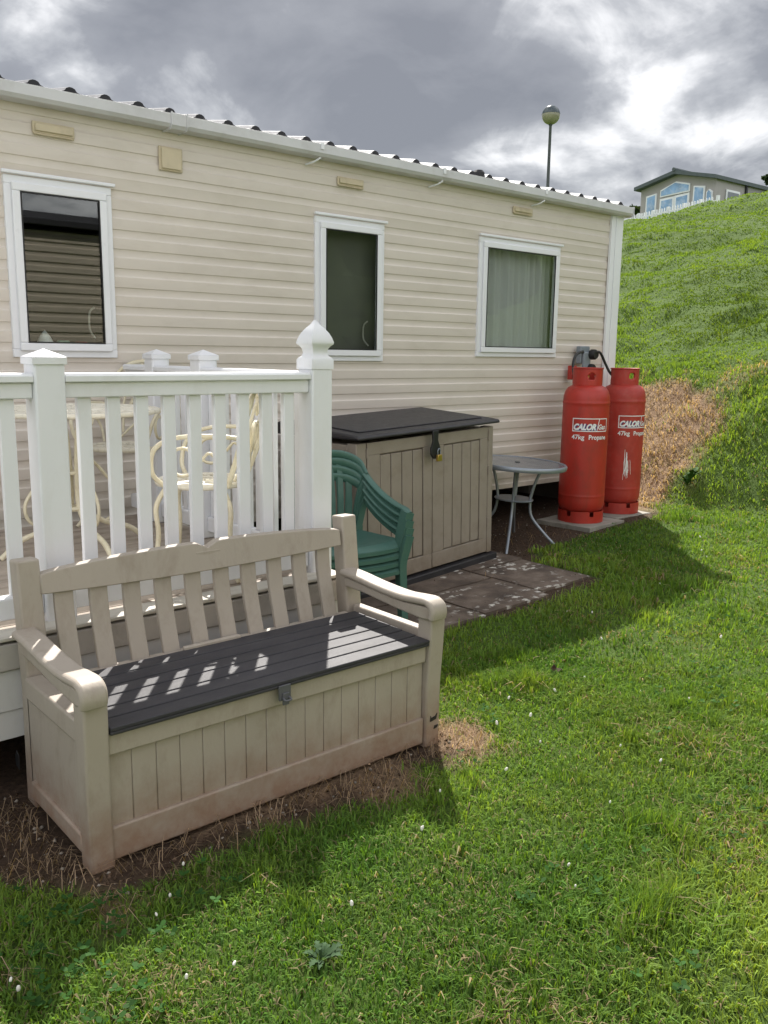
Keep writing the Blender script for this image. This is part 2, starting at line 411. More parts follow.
# ------------------------------------------------------------------ caravan
WY = 4.8; XL, XR = -3.4, 6.80; ZB, ZT = .38, 2.74; YB = 8.45
WINS = [(1.538, 2.108, 1.432, 2.348), (3.490, 4.082, 1.422, 2.355), (5.045, 6.022, 1.462, 2.368)]
def caravan():
    root = empty('static_caravan', 'long cream static caravan with ribbed cladding, white windows and a grey gutter', 'caravan', (0, 0, 0))
    # profile of the shiplap, bottom to top
    prof = []; p = .1045; z = ZB; seam = 2.408
    prof.append((0, z))
    off = (2.402 - ZB) % p
    z0 = ZB + off - p
    while z0 < ZT:
        for f, d in ((0, 0), (.06, .006), (.10, .0075), (.36, .0065), (.44, .005), (.465, .0005), (.50, 0)):
            zz = z0 + f * p
            lift = -.008 if zz > seam else 0
            if ZB < zz < ZT: prof.append((d + lift, zz))
        z0 += p
    prof.append((-.008, ZT))
    def ycut(zc):
        for (d0, a), (d1, b) in zip(prof, prof[1:]):
            if a <= zc <= b: return d0 + (d1 - d0) * (zc - a) / max(1e-9, b - a)
        return 0
    bm = NB()
    xs = sorted(set([XL, XR] + [w[0] + .02 for w in WINS] + [w[1] - .02 for w in WINS]))
    for xa, xb in zip(xs, xs[1:]):
        rngs = [(ZB, ZT)]
        for w in WINS:
            if xa >= w[0] and xb <= w[1]: rngs = [(ZB, w[2] + .02), (w[3] - .02, ZT)]
        for za, zb in rngs:
            pts = [(ycut(za), za)] + [q for q in prof if za < q[1] < zb] + [(ycut(zb), zb)]
            nseg = max(1, int((xb - xa) / .5))
            for k in range(nseg):
                u, v = xa + (xb - xa) * k / nseg, xa + (xb - xa) * (k + 1) / nseg
                A = [bm.verts.new((u, WY + d, zz)) for d, zz in pts]; B = [bm.verts.new((v, WY + d, zz)) for d, zz in pts]
                for i in range(len(pts) - 1): bm.faces.new((A[i], B[i], B[i + 1], A[i + 1]))
    bmesh.ops.remove_doubles(bm, verts=bm.verts, dist=1e-5)
    obj('cladding', bm, M['clad'], root, smooth=25, recalc=False)
    # end and back walls, floor, ceiling lining (solid shell)
    bm = NB()
    box(bm, XR + .003, XR + .06, WY + .05, YB, ZB, ZT)
    box(bm, XL - .06, XL - .003, WY + .02, YB, ZB, ZT)
    box(bm, XL, XR, YB - .05, YB - .002, ZB, ZT)
    box(bm, XL, XR, WY + .03, YB - .052, ZB, ZB + .06)
    box(bm, XL, XR, WY + .03, YB - .052, ZT - .08, ZT - .005)
    # inner lining of the front wall with the window openings
    for xa, xb in zip(xs, xs[1:]):
        rngs = [(ZB + .062, ZT - .082)]
        for w in WINS:
            if xa >= w[0] and xb <= w[1]: rngs = [(ZB + .062, w[2] + .02), (w[3] - .02, ZT - .082)]
        for za, zb in rngs: box(bm, xa, xb, WY + .032, WY + .06, za, zb)
    obj('shell', bm, M['room'], root, smooth=0)
    bm = NB(); box(bm, XR + .062, XR + .075, WY + .05, YB, ZB, ZT + .02); prism(bm, [(WY + .05, ZT + .021), (YB, ZT + .021), (6.65, ZT + .36)], 0, XR + .002, XR + .07)
    obj('end_wall', bm, M['clad'], root, smooth=0)
    # white corner trim
    bm = NB(); box(bm, 6.70, 6.868, WY - .03, WY - .004, ZB - .02, 2.70); box(bm, 6.842, 6.868, WY - .0035, WY + .12, ZB - .02, 2.70)
    box(bm, 6.755, 6.77, WY - .036, WY - .031, ZB - .02, 2.70)
    obj('corner_trim', bm, M['frame'], root, bevel=.004)
    # gutter: open trough, joint and brackets
    bm = NB()
    gp = [(4.695, 2.775), (4.685, 2.772), (4.688, 2.72), (4.704, 2.702), (4.77, 2.697), (4.79, 2.70), (4.79, 2.71), (4.76, 2.706), (4.71, 2.71), (4.698, 2.725), (4.696, 2.765)]
    prism(bm, gp, 0, XL, 6.885)
    box(bm, 6.886, 6.896, 4.683, 4.79, 2.69, 2.778)
    g = obj('gutter', bm, M['gutter'], root, smooth=30)
    for xx in (2.479, ):
        bm = NB(); prism(bm, [(y - .004 if y < 4.705 else y, z + (.004 if z > 2.75 else -.006)) for y, z in gp[:6]] + [(4.79, 2.72), (4.7, 2.74)], 0, xx - .045, xx + .045)
        for k in (-.05, .045): prism(bm, [(4.677, 2.782), (4.677, 2.712), (4.696, 2.690), (4.79, 2.688), (4.79, 2.72)], 0, xx + k, xx + k + .008)
        obj('gutter_joint', bm, M['gutter'], g)
    for xx in (.9, 3.472, 4.552, 5.686):
        bm = NB(); box(bm, xx - .012, xx + .012, 4.680, 4.6845, 2.74, 2.778)
        tube(bm, [(xx, 4.70, 2.694), (xx - .03, 4.73, 2.670), (xx - .06, 4.785, 2.655)], .006, 6)
        obj('gutter_bracket', bm, M['frame'], g)
    bm = NB(); box(bm, XL, 6.86, 4.745, 4.789, 2.712, 2.742); obj('soffit_board', bm, M['clad'], root, smooth=0)
    # corrugated roof sheet
    bm = NB(); pit = .1865; x = 1.695 - pit * 27; pts = []
    while x < 6.80:
        for f, h in ((-.30, 0), (-.17, .009), (-.12, .022), (-.04, .028), (.04, .028), (.12, .022), (.17, .009), (.30, 0), (.5, .003)):
            pts.append((x + f * pit, h))
        x += pit
    ys = [(4.715, 2.778), (5.4, 2.90), (6.65, 3.12), (7.9, 2.90), (8.55, 2.772)]
    rings = []
    for yy, zz in ys: rings.append([bm.verts.new((a, yy, zz + h)) for a, h in pts])
    for A, B in zip(rings, rings[1:]):
        for i in range(len(pts) - 1): bm.faces.new((A[i], A[i + 1], B[i + 1], B[i]))
    base = []
    fr = [bm.verts.new((a, 4.717, 2.764)) for a, h in pts]
    for i in range(len(pts) - 1):
        f = bm.faces.new((fr[i], fr[i + 1], rings[0][i + 1], rings[0][i])); f.material_index = 1
    obj('roof', bm, [M['rooftop'], M['roofdark']], root, smooth=50, recalc=False)
    bm = NB(); lathe(bm, [(0, 2.84), (.03, 2.838), (.045, 2.82), (.045, 2.79)], 12, 5.0, 4.78)
    obj('roof_cap', bm, M['black'], root)
    # vents
    for (a, b, c, d, sq) in ((1.697, 1.916, 2.57, 2.627, 0), (2.397, 2.542, 2.484, 2.614, 1), (3.666, 3.887, 2.568, 2.62, 0), (5.404, 5.637, 2.582, 2.63, 0)):
        bm = NB(); box(bm, a, b, 4.778, 4.789, c, d); box(bm, a + .012, b - .012, 4.768, 4.7775, c + .01, d - .01)
        if not sq: box(bm, a + .004, b - .004, 4.772, 4.786, c - .008, c - .001)
        obj('wall_vent', bm, M['vent'], root, bevel=.003, label='square cream vent plate' if sq else None)
    # windows
    for i, (a, b, c, d) in enumerate(WINS):
        fw = .042; sw = .042
        bm = NB()
        y0, y1 = WY - .016, WY + .03
        box(bm, a, b, y0, y1, c, c + fw); box(bm, a, b, y0, y1, d - fw, d)
        box(bm, a, a + fw, y0, y1, c + fw, d - fw); box(bm, b - fw, b, y0, y1, c + fw, d - fw)
        box(bm, a - .012, b + .018, y0 - .018, y0 - .001, d + .004, d + .022)
        fr_ = obj('window', bm, M['frame'], root, bevel=.004)
        a2, b2, c2_, d2 = a + fw - .008, b - fw + .008, c + fw - .008, d - fw + .008
        bm = NB(); y0, y1 = WY - .034, WY - .0165
        box(bm, a2, b2, y0, y1, c2_, c2_ + sw); box(bm, a2, b2, y0, y1, d2 - sw, d2)
        box(bm, a2, a2 + sw, y0, y1, c2_ + sw, d2 - sw); box(bm, b2 - sw, b2, y0, y1, c2_ + sw, d2 - sw)
        s = obj('sash', bm, M['frame'], fr_, bevel=.005)
        bm = NB(); box(bm, a2 + sw - .004, b2 - sw + .004, WY - .0265, WY - .0225, c2_ + sw - .004, d2 - sw + .004)
        bmesh.ops.translate(bm, verts=bm.verts, vec=(0, .0, 0))
        obj('pane', bm, M['glass'], fr_, smooth=0)
        bm = NB()
        for za, zb in ((c2_ + sw, c2_ + sw + .006), (d2 - sw - .006, d2 - sw)): box(bm, a2 + sw, b2 - sw, WY - .035, WY - .028, za, zb)
        for xa, xb in ((a2 + sw, a2 + sw + .006), (b2 - sw - .006, b2 - sw)): box(bm, xa, xb, WY - .035, WY - .028, c2_ + sw + .007, d2 - sw - .007)
        obj('seal', bm, M['black'], fr_, smooth=0)
        if i < 2:
            bm = NB(); hx = b2 - sw - .04; hz = c2_ + sw + .03
            tube(bm, [(hx, WY + .01, hz), (hx - .012, WY + .05, hz + .05), (hx - .01, WY + .05, hz + .14), (hx + .01, WY + .03, hz + .17)], .0055, 8)
            obj('handle', bm, M['trim'], fr_)
    # floor frame, axle stands, plus boards added to block light under the caravan
    bm = NB()
    for yy in (5.4, 7.6): box(bm, XL, XR, yy, yy + .06, ZB - .14, ZB - .003)
    for k in range(14): box(bm, XL + .1 + k * .76, XL + .14 + k * .76, WY + .05, YB - .05, ZB - .08, ZB - .004)
    for xx in (-2, .2, 2.6, 5.2):
        for yy in (5.43, 7.63): box(bm, xx - .2, xx + .2, yy - .1, yy + .1, -.02, ZB - .142)
    obj('chassis', bm, M['chassis'], root)
    bm = NB(); box(bm, XL, XR, YB - .03, YB - .001, -.1, ZB - .002); obj('light_stop_board', bm, M['light_stop'], root, smooth=0)
    bm = NB(); box(bm, 6.74, 6.76, 5.0, YB - .04, -.1, ZB - .002); obj('light_stop_board', bm, M['light_stop'], root, smooth=0)
    return root
car = caravan()

bm = NB(); a, b, c, d = WINS[1]; box(bm, a - .02, b + .10, WY + .085, WY + .088, c - .01, d - .02); lathe(bm, [(0, -.1), (.02, -.1), (.02, .6), (0, .6)], 12)
bm.verts.ensure_lookup_table()
for v in bm.verts[8:]: v.co = Vector((a + .08 + v.co.z, WY + .087 + v.co.x, d - .03 + v.co.y))
o = obj('roller_blind', bm, mat('blind_cloth', (.17, .165, .145), .9, .1, 3), None, smooth=60); tag(o, 'dull grey-brown roller blind drawn down inside the middle caravan window', 'blind')
# net curtain hanging inside the right window (its own thing), ornaments on the left window sill
bm = NB(); a, b, c, d = WINS[2]; n = 150; rows = 6; V = []
for j in range(rows + 1):
    row = []
    t = j / rows
    for i in range(n + 1):
        u = i / n
        w = .020 * math.sin(u * 2 * math.pi * 17 + 1.5 * math.sin(u * 9) + t * .5) + .012 * math.sin(u * 2 * math.pi * 6.3 + .6 * t) + .006 * math.sin(u * 100)
        row.append(bm.verts.new((a - .04 + u * (b - a + .20), WY + .095 + w, c + .01 + t * (d - c - .02))))
    V.append(row)
for j in range(rows):
    for i in range(n): bm.faces.new((V[j][i], V[j][i + 1], V[j + 1][i + 1], V[j + 1][i]))
o = obj('net_curtain', bm, M['net'], None, smooth=180); tag(o, 'pale pleated net curtain hanging inside the right-hand caravan window', 'curtain')
M['redbox'] = mat('red_packet', (.45, .06, .07), .5); M['greenbox'] = mat('green_packet', (.25, .42, .33), .5)
bm = NB(); lathe(bm, [(0, 0), (.055, 0), (.05, .03), (.028, .075), (0, .11)], 20); o = obj('ornament', bm, M['white']); o.location = (1.745, 4.90, 1.47); tag(o, 'white cone-shaped ornament on the sill inside the left window', 'ornament')
bm = NB(); box(bm, -.03, .03, -.02, .02, 0, .05); box(bm, -.027, .027, -.017, .017, .0505, .054); o = obj('packet', bm, M['greenbox'], bevel=.004); o.location = (1.845, 4.90, 1.47); tag(o, 'small pale green packet beside the white cone ornament in the window', 'packet')
bm = NB(); box(bm, -.035, .035, -.02, .02, 0, .045); box(bm, -.03, .03, -.016, .016, .0455, .049); o = obj('packet', bm, M['redbox'], bevel=.004); o.location = (1.945, 4.90, 1.47); tag(o, 'small red packet at the right of the sill ornaments in the left window', 'packet')

# ------------------------------------------------------------------ deck with white railing
def deck():
    root = empty('deck', 'raised deck with white plastic railing beside the caravan', 'deck', (0, 0, 0))
    DX0, DX1, DY0, DY1 = -3.0, 2.215, 2.86, 4.76
    bm = NB(); y = DY0 + .012
    while y < DY1 - .1:
        box(bm, DX0, DX1 - .005, y, y + .135, .515, .54); y += .141
    obj('floor', bm, M['deckfloor'], root, bevel=.003)
    bm = NB(); box(bm, DX0, DX1, DY0 - .03, DY0 + .075, .5415, .556); obj('nosing', bm, M['nose'], root, bevel=.004)
    bm = NB(); box(bm, DX0, DX1, DY0 - .025, DY0 + .008, .44, .532); box(bm, DX1 - .003, DX1 + .028, DY0 + .01, DY1, .44, .53)
    obj('edge_trim', bm, M['trim'], root, bevel=.006)
    bm = NB(); box(bm, DX0, DX1, DY0 - .012, DY0 + .006, .30, .437); box(bm, DX1 - .003, DX1 + .012, DY0 + .01, DY1, .06, .437)
    box(bm, DX0, DX1, DY0 - .006, DY0 + .003, .20, .298)
    obj('fascia', bm, M['fascia'], root, bevel=.002)
    bm = NB()
    for xx in (-2.5, -1, .5, 1.5, 2.12):
        for yy in (3.1, 4.5): box(bm, xx - .05, xx + .04, yy - .05, yy + .05, -.02, .44)
    for yy in (3.2, 3.8, 4.4): box(bm, DX0, DX1 - .03, yy, yy + .05, .40, .512)
    box(bm, DX0, DX1 - .03, 4.70, 4.73, -.02, .51)
    obj('support_frame', bm, M['chassis'], root)
    def post(cx, cy, w, ztop, kind):
        bm = NB(); box(bm, cx - w / 2, cx + w / 2, cy - w / 2, cy + w / 2, .541, ztop)
        p = obj('post', bm, M['rail'], root, bevel=.008, seg=3)
        bm = NB(); h = w / 2
        if kind == 'cap':
            q = h + .006
            box(bm, cx - q, cx + q, cy - q, cy + q, ztop - .02, ztop + .004)
            base = [bm.verts.new((cx + sx * q, cy + sy * q, ztop + .0045)) for sx, sy in ((-1, -1), (1, -1), (1, 1), (-1, 1))]
            t = bm.verts.new((cx, cy, ztop + .032))
            for i in range(4): bm.faces.new((base[i], base[(i + 1) % 4], t))
            bm.faces.new(base[::-1])
            obj('post_cap', bm, M['rail'], p, smooth=0, bevel=.002)
        else:
            lv = [(h + .003, ztop - .002), (h + .003, ztop + .036), (h - .003, ztop + .045), (h - .012, ztop + .052), (h - .016, ztop + .064), (h - .014, ztop + .080), (h - .006, ztop + .092), (h + .003, ztop + .100), (h + .004, ztop + .107),
                  (h - .002, ztop + .127), (h - .011, ztop + .146), (h - .024, ztop + .164), (h - .038, ztop + .180), (.004, ztop + .197)]
            rings = [[bm.verts.new((cx + sx * q, cy + sy * q, z)) for sx, sy in ((-1, -1), (1, -1), (1, 1), (-1, 1))] for q, z in lv]
            bm.faces.new(rings[0][::-1]); bm.faces.new(rings[-1])
            for A, B in zip(rings, rings[1:]):
                for i in range(4): bm.faces.new((A[i], A[(i + 1) % 4], B[(i + 1) % 4], B[i]))
            obj('finial', bm, M['rail'], p, smooth=50)
    FY = 2.972
    post(1.050, FY, .103, 1.446, 'cap'); post(2.165, FY, .104, 1.411, 'finial'); post(-.9, FY, .103, 1.446, 'cap')
    post(2.165, 3.91, .10, 1.452, 'cap'); post(2.165, 4.42, .10, 1.452, 'cap')
    def rail(x0, x1, y0, y1):
        ax = 0 if x1 - x0 > y1 - y0 else 1
        def P(poly, nm, bev=.004):
            bm = NB()
            cc = (y0 + y1) / 2 if ax == 0 else (x0 + x1) / 2
            prism(bm, [(cc + u, z) for u, z in poly], ax, x0 if ax == 0 else y0, x1 if ax == 0 else y1)
            obj(nm, bm, M['rail'], root, bevel=bev)
        P([(-.048, 1.368), (.048, 1.368), (.048, 1.388), (.04, 1.398), (-.04, 1.398), (-.048, 1.388)], 'top_rail', .003)
        P([(-.03, 1.315), (.03, 1.315), (.03, 1.3675), (-.03, 1.3675)], 'top_rail')
        P([(-.026, .578), (.026, .578), (.026, .648), (.02, .655), (-.02, .655), (-.026, .648)], 'bottom_rail')
    rail(1.102, 2.112, FY - .02, FY + .02); rail(-.848, .998, FY - .02, FY + .02)
    rail(2.145, 2.185, 3.025, 3.859); rail(2.145, 2.185, 3.961, 4.369); rail(2.145, 2.185, 4.471, 4.755)
    def bal(cx, cy):
        bm = NB(); box(bm, cx - .0245, cx + .0245, cy - .0125, cy + .0125, .6555, 1.3145) if abs(cx - 2.165) > .01 else box(bm, cx - .0125, cx + .0125, cy - .0245, cy + .0245, .6555, 1.3145)
        obj('baluster', bm, M['rail'], root, bevel=.003)
    for k in range(9): bal(1.176 + .1062 * k, FY)
    for k in range(9): bal(.918 - .1062 * k, FY)
    for k in range(8): bal(2.165, 3.085 + .1052 * k)
    for k in range(4): bal(2.165, 4.015 + .1 * k)
    for k in range(2): bal(2.165, 4.53 + .1 * k)
deck()

# ------------------------------------------------------------------ cast bistro set on the deck
DZ = .5405
def bistro_table(x, y):
    root = empty('bistro_table', 'round cream cast-metal table with lace-patterned top on the deck', 'table', (x, y, DZ))
    bm = NB(); rt = .40; zt = .665
    lathe(bm, [(rt - .02, zt - .022), (rt, zt - .018), (rt + .004, zt - .008), (rt, zt + .002), (rt - .02, zt + .004), (rt - .028, zt - .006), (rt - .02, zt - .022)], 56)
    # open lace: rings, petals and spokes
    for r in (.06, .14, .24, .33): tube(bm, [(r * math.cos(t), r * math.sin(t), zt - .008) for t in np.linspace(0, 2 * math.pi, 40)[:-1]], .007, 5, 1, True)
    for k in range(16):
        t = 2 * math.pi * k / 16; c, s = math.cos(t), math.sin(t)
        tube(bm, [(.04 * c, .04 * s, zt - .008), (.375 * c, .375 * s, zt - .008)], .007, 5, 0)
        for r0, rr in ((.19, .034), (.285, .042), (.35, .028)):
            cx, cy = r0 * math.cos(t + .196), r0 * math.sin(t + .196)
            tube(bm, [(cx + rr * math.cos(q), cy + rr * math.sin(q), zt - .008) for q in np.linspace(0, 2 * math.pi, 13)[:-1]], .0075, 5, 1, True)
    lathe(bm, [(0, zt - .02), (.05, zt - .02), (.05, zt), (0, zt)], 16)
    obj('tabletop', bm, M['creamtop'], root, smooth=60)
    for k in range(4):
        t = math.pi / 2 * k + R(4); c, s = math.cos(t), math.sin(t)
        P = lambda r, z: (c * r, s * r, z)
        bm = NB()
        tube(bm, [P(.10, zt - .02), P(.06, zt - .12), P(.035, zt - .3), P(.045, .20), P(.14, .12), P(.27, .075), P(.34, .02), P(.36, .004)], .013, 8)
        tube(bm, [P(.04, .30), P(.08, .42), P(.17, .33), P(.235, .24), P(.22, .16), P(.15, .12)], .008, 6)
        obj('leg', bm, M['cream'], root, smooth=60)
    bm = NB(); lathe(bm, [(0, .19), (.05, .19), (.058, .20), (.05, .21), (0, .21)], 20); obj('collar', bm, M['cream'], root); bm = NB(); lathe(bm, [(0, .36), (.04, .36), (.045, .368), (.04, .376), (0, .376)], 20)
    obj('collar', bm, M['cream'], root)
def bistro_chair(name_label, x, y, face):
    """face: angle of the direction the sitter looks; local +x is forward"""
    root = empty('bistro_chair', name_label, 'chair', (x, y, DZ), (0, 0, face), 'cream cast-metal chairs on the deck')
    bm = NB(); zs = .42; rs = .195
    lathe(bm, [(rs - .018, zs - .018), (rs, zs - .012), (rs + .004, zs), (rs - .004, zs + .01), (rs - .02, zs + .004), (rs - .018, zs - .018)], 36)
    for r in (.05, .11): tube(bm, [(r * math.cos(t), r * math.sin(t), zs - .004) for t in np.linspace(0, 2 * math.pi, 26)[:-1]], .007, 5, 1, True)
    for k in range(10):
        t = 2 * math.pi * k / 10
        cx, cy = .145 * math.cos(t), .145 * math.sin(t)
        tube(bm, [(cx + .035 * math.cos(q), cy + .035 * math.sin(q), zs - .004) for q in np.linspace(0, 2 * math.pi, 13)[:-1]], .0075, 5, 1, True)
        tube(bm, [(.02 * math.cos(t), .02 * math.sin(t), zs - .004), (.115 * math.cos(t), .115 * math.sin(t), zs - .004)], .007, 5, 0)
    obj('seat', bm, M['creamtop'], root, smooth=60)
    for sx in (1, -1):
        for sy in (1, -1):
            bm = NB()
            tube(bm, [(.12 * sx, .13 * sy, zs - .015), (.155 * sx, .155 * sy, zs - .10), (.15 * sx, .15 * sy, .2), (.165 * sx, .165 * sy, .06), (.195 * sx, .19 * sy, .004)], .011, 7)
            obj('leg', bm, M['cream'], root, smooth=60)
    bm = NB()
    tube(bm, [(-.15, -.17, zs), (-.20, -.20, zs + .15), (-.235, -.195, zs + .30), (-.255, -.12, zs + .415), (-.262, 0, zs + .455), (-.255, .12, zs + .415), (-.235, .195, zs + .30), (-.20, .20, zs + .15), (-.15, .17, zs)], .011, 8)
    tube(bm, [(-.19, -.10, zs + .06), (-.225, -.10, zs + .25), (-.25, -.04, zs + .37), (-.25, .04, zs + .37), (-.225, .10, zs + .25), (-.19, .10, zs + .06)], .007, 6)
    for s in (1, -1):
        tube(bm, [(-.165, .12 * s, zs + .02), (-.20, .02 * s, zs + .12), (-.215, -.06 * s, zs + .2), (-.23, .0, zs + .27), (-.235, .07 * s, zs + .22), (-.215, .03 * s, zs + .14)], .007, 6)
        tube(bm, [(-.25, 0, zs + .44), (-.245, .04 * s, zs + .40), (-.24, .015 * s, zs + .32), (-.235, .0, zs + .30)], .006, 6)
    obj('backrest', bm, M['cream'], root, smooth=60)
    for s in (1, -1):
        bm = NB()
        tube(bm, [(-.225, .195 * s, zs + .21), (-.12, .235 * s, zs + .225), (.04, .245 * s, zs + .215), (.13, .235 * s, zs + .16), (.15, .205 * s, zs + .06), (.12, .16 * s, zs)], .010, 7)
        tube(bm, [(0.02 + .055 * math.cos(q), .215 * s, zs + .11 + .06 * math.sin(q)) for q in np.linspace(0, 2 * math.pi, 17)[:-1]], .008, 6, 1, True)
        tube(bm, [(-.12, .18 * s, zs + .01), (-.13, .20 * s, zs + .09), (-.09, .215 * s, zs + .15), (-.05, .215 * s, zs + .11)], .007, 6)
        obj('armrest', bm, M['cream'], root, smooth=60)
    return root
bistro_table(1.53, 4.02)
cb = bistro_chair('cream cast-metal chair with looped arms, nearest the white side railing', 1.80, 3.28, math.atan2(.70, -.72))
cb.scale = (1, 1, .94)
bistro_chair('cream cast-metal chair behind the round table, against the caravan wall', 2.0, 4.50, math.atan2(-.75, -.55) - .25)

# ------------------------------------------------------------------ resin storage bench
def bench():
    rnd = random.Random(3)
    root = empty('storage_bench', 'beige resin storage bench with dark grey lid and slatted back on the grass', 'bench', (0, 0, 0))
    X0, X1 = .835, 2.215; F, Bk = 2.235, 2.79
    IX0, IX1 = .909, 2.141
    # front panel: vertical tongue boards between two plain bands
    bm = NB(); n = 16; w = (IX1 - IX0) / n
    for i in range(n): box(bm, IX0 + i * w + .0011, IX0 + (i + 1) * w - .0011, F + .022, F + .04, .118, .352)
    box(bm, IX0, IX1, F + .0262, F + .05, .02, .40)
    obj('front_panel', bm, M['bench'], root, bevel=.0022)
    bm = NB(); box(bm, IX0, IX1, F + .004, F + .031, .345, .412); obj('front_panel', bm, M['bench'], root, bevel=.006, label='smooth upper band of the bench front')
    bm = NB(); box(bm, IX0, IX1, F + .010, F + .0315, .018, .122); obj('front_panel', bm, M['bench'], root, bevel=.006, label='soil-stained lower band of the bench front')
    bm = NB(); box(bm, IX0, IX1, 2.68, 2.71, .02, .405); obj('back_panel', bm, M['bench'], root)
    for s, xa in ((-1, X0 + .018), (1, X1 - .038)):
        bm = NB(); box(bm, xa, xa + .02, F + .05, Bk - .06, .06, .40)
        obj('side_panel', bm, M['bench'], root)
        bm = NB(); box(bm, xa - .012, xa + .045 if s < 0 else xa + .032, F + .06, Bk - .08, .385, .455)
        obj('side_rail', bm, M['bench'], root, bevel=.007)
        bm = NB(); box(bm, xa - .012, xa + .032, F + .06, Bk - .08, .045, .105)
        obj('side_rail', bm, M['bench'], root, bevel=.007)
    # lid: grooved boards along the length
    bm = NB(); m = 6; ly0, ly1 = F - .018, 2.665; ww = (ly1 - ly0) / m
    for i in range(m): box(bm, IX0 + .003, IX1 - .003, ly0 + i * ww + .0022, ly0 + (i + 1) * ww - .0022, .424 + .003 * (i > 0), .437 + .0015 * i)
    box(bm, IX0 + .003, IX1 - .003, ly0 + .003, ly1, .413, .4235)
    obj('lid', bm, M['benchlid'], root, bevel=.003)
    bm = NB(); box(bm, 1.468, 1.512, F - .026, F - .019, .375, .425); box(bm, 1.478, 1.502, F - .032, F - .0265, .36, .40)
    tube(bm, [(1.479, F - .03, .385), (1.479, F - .045, .38), (1.501, F - .045, .38), (1.501, F - .03, .385)], .004, 6, 2)
    obj('hasp', bm, M['darksteel'], root, bevel=.002)
    # legs
    for xa in (X0, X1 - .072):
        bm = NB()
        prism(bm, [(F + .075, 0), (F, 0), (F - .002, .25), (F - .012, .38), (F - .018, .47), (F - .018, .555), (F + .055, .555), (F + .06, .42), (F + .075, .30)], 0, xa, xa + .072)
        if xa < 1.5:
            for v in bm.verts: v.co.x += .010 * max(0, 1 - v.co.z / .5)
        l = obj('leg', bm, M['bench'], root, bevel=.008, seg=3)
        if xa > 1.5:
            bm = NB(); prism(bm, [(xa + .02, .105), (xa + .05, .11), (xa + .055, .132), (xa + .047, .122), (xa + .025, .118), (xa + .022, .128)], 1, F - .0045, F - .001)
            prism(bm, [(xa + .04, .072), (xa + .055, .074), (xa + .062, .084), (xa + .045, .084)], 1, F - .0045, F - .001)
            obj('scuff_mark', bm, M['black'], l, smooth=0)
        bm = NB()
        prism(bm, [(Bk - .075, 0), (Bk + .005, 0), (Bk - .005, .4), (Bk + .04, .815), (Bk - .03, .82), (Bk - .075, .42)], 0, xa + (.018 if xa < 1.5 else 0), xa + (.092 if xa < 1.5 else .076))
        p = obj('back_post', bm, M['bench'], root, bevel=.008, seg=3)
        if xa < 1.5:
            bm = NB(); prism(bm, [(xa - .004 + .0, 0)] and [(Bk + .0, .115), (Bk + .03, .12), (Bk + .035, .15), (Bk + .02, .175), (Bk - .002, .16)], 0, xa - .003, xa - .0005)
            obj('hole', bm, M['black'], p, smooth=0)
        # armrest with a rolled front
        bm = NB(); c = xa + (.024 if xa < 1.5 else .014)
        path = [(c, 2.74, .592), (c, 2.66, .589), (c, 2.52, .576), (c, 2.38, .570), (c, 2.29, .577), (c, 2.235, .580), (c, 2.207, .568), (c, 2.198, .545), (c, 2.203, .52)]
        sweep(bm, catmull(path, 5), rrect(.080, .028, .3), up=(0, 0, 1), fixed_up=False)
        obj('armrest', bm, M['bench'], root, bevel=.004)
        bm = NB(); prism(bm, [(2.72, .575), (2.64, .572), (2.5, .559), (2.36, .553), (2.26, .560), (2.215, .562), (2.215, .515), (2.26, .510), (2.4, .517), (2.6, .535), (2.72, .537)], 0, xa - .004 - (.010 if xa > 1.5 else 0), xa + .052 - (.010 if xa > 1.5 else 0))
        obj('armrest', bm, M['bench'], root, bevel=.006, label='deep web under the armrest')
    # backrest leaning back
    lean = lambda z: 2.685 + .075 * ss(.40, .85, z) * 1.0
    def outline():
        top = []
        for i in range(61):
            u = i / 60; x = X0 + .087 + u * (X1 - X0 - .174)
            q = abs(u - .5) * 2
            z = .768 + .030 * (1 - q ** 2) ** .7
            z -= .022 * math.exp(-((u - .5) / .022) ** 2)
            top.append((x, z))
        bot = [(x, zt - .085 - .012 * (1 - (abs((x - 1.525) / .6)) ** 2)) for x, zt in [(p[0], .790) for p in top]]
        return top, bot
    top, bot = outline()
    bm = NB()
    A = []; 
    for (x, zt), (_, zb) in zip(top, bot):
        y0 = float(lean(zt)); y1 = float(lean(zb))
        A.append([bm.verts.new((x, y1 - .002, zb)), bm.verts.new((x, y0 - .002, zt)), bm.verts.new((x, y0 + .034, zt)), bm.verts.new((x, y1 + .034, zb))])
    for P_, Q in zip(A, A[1:]):
        for i in range(4): bm.faces.new((P_[i], P_[(i + 1) % 4], Q[(i + 1) % 4], Q[i]))
    bm.faces.new(A[0]); bm.faces.new(A[-1][::-1])
    tr = obj('top_rail', bm, M['bench'], root, bevel=.004)
    bm = NB(); y = float(lean(.752)) - .006; box(bm, 1.475, 1.575, y + .003, y + .006, .736, .764); obj('name_plate', bm, M['bench'], tr, bevel=.003)
    for i in range(10):
        xc = .995 + i * .1165
        bm = NB()
        wv = .031
        pts = [(xc, float(lean(z)) + .016 + .018 * math.sin((z - .42) / .3 * math.pi), z) for z in np.linspace(.405, .712, 8)]
        sweep(bm, pts, [(-.009, -wv), (.009, -wv), (.009, wv), (-.009, wv)], up=(1, 0, 0), fixed_up=True)
        # profile axes: keep the broad side across the bench
        obj('back_slat', bm, M['bench'], root, bevel=.003)
    bm = NB(); box(bm, X0 + .09, X1 - .085, 2.675, 2.72, .392, .434); obj('lower_rail', bm, M['bench'], root, bevel=.006)
    bm = NB(); box(bm, 1.37, 1.60, 2.655, 2.674, .436, .456); obj('hinge_cover', bm, M['bench'], root, bevel=.005)
bench()

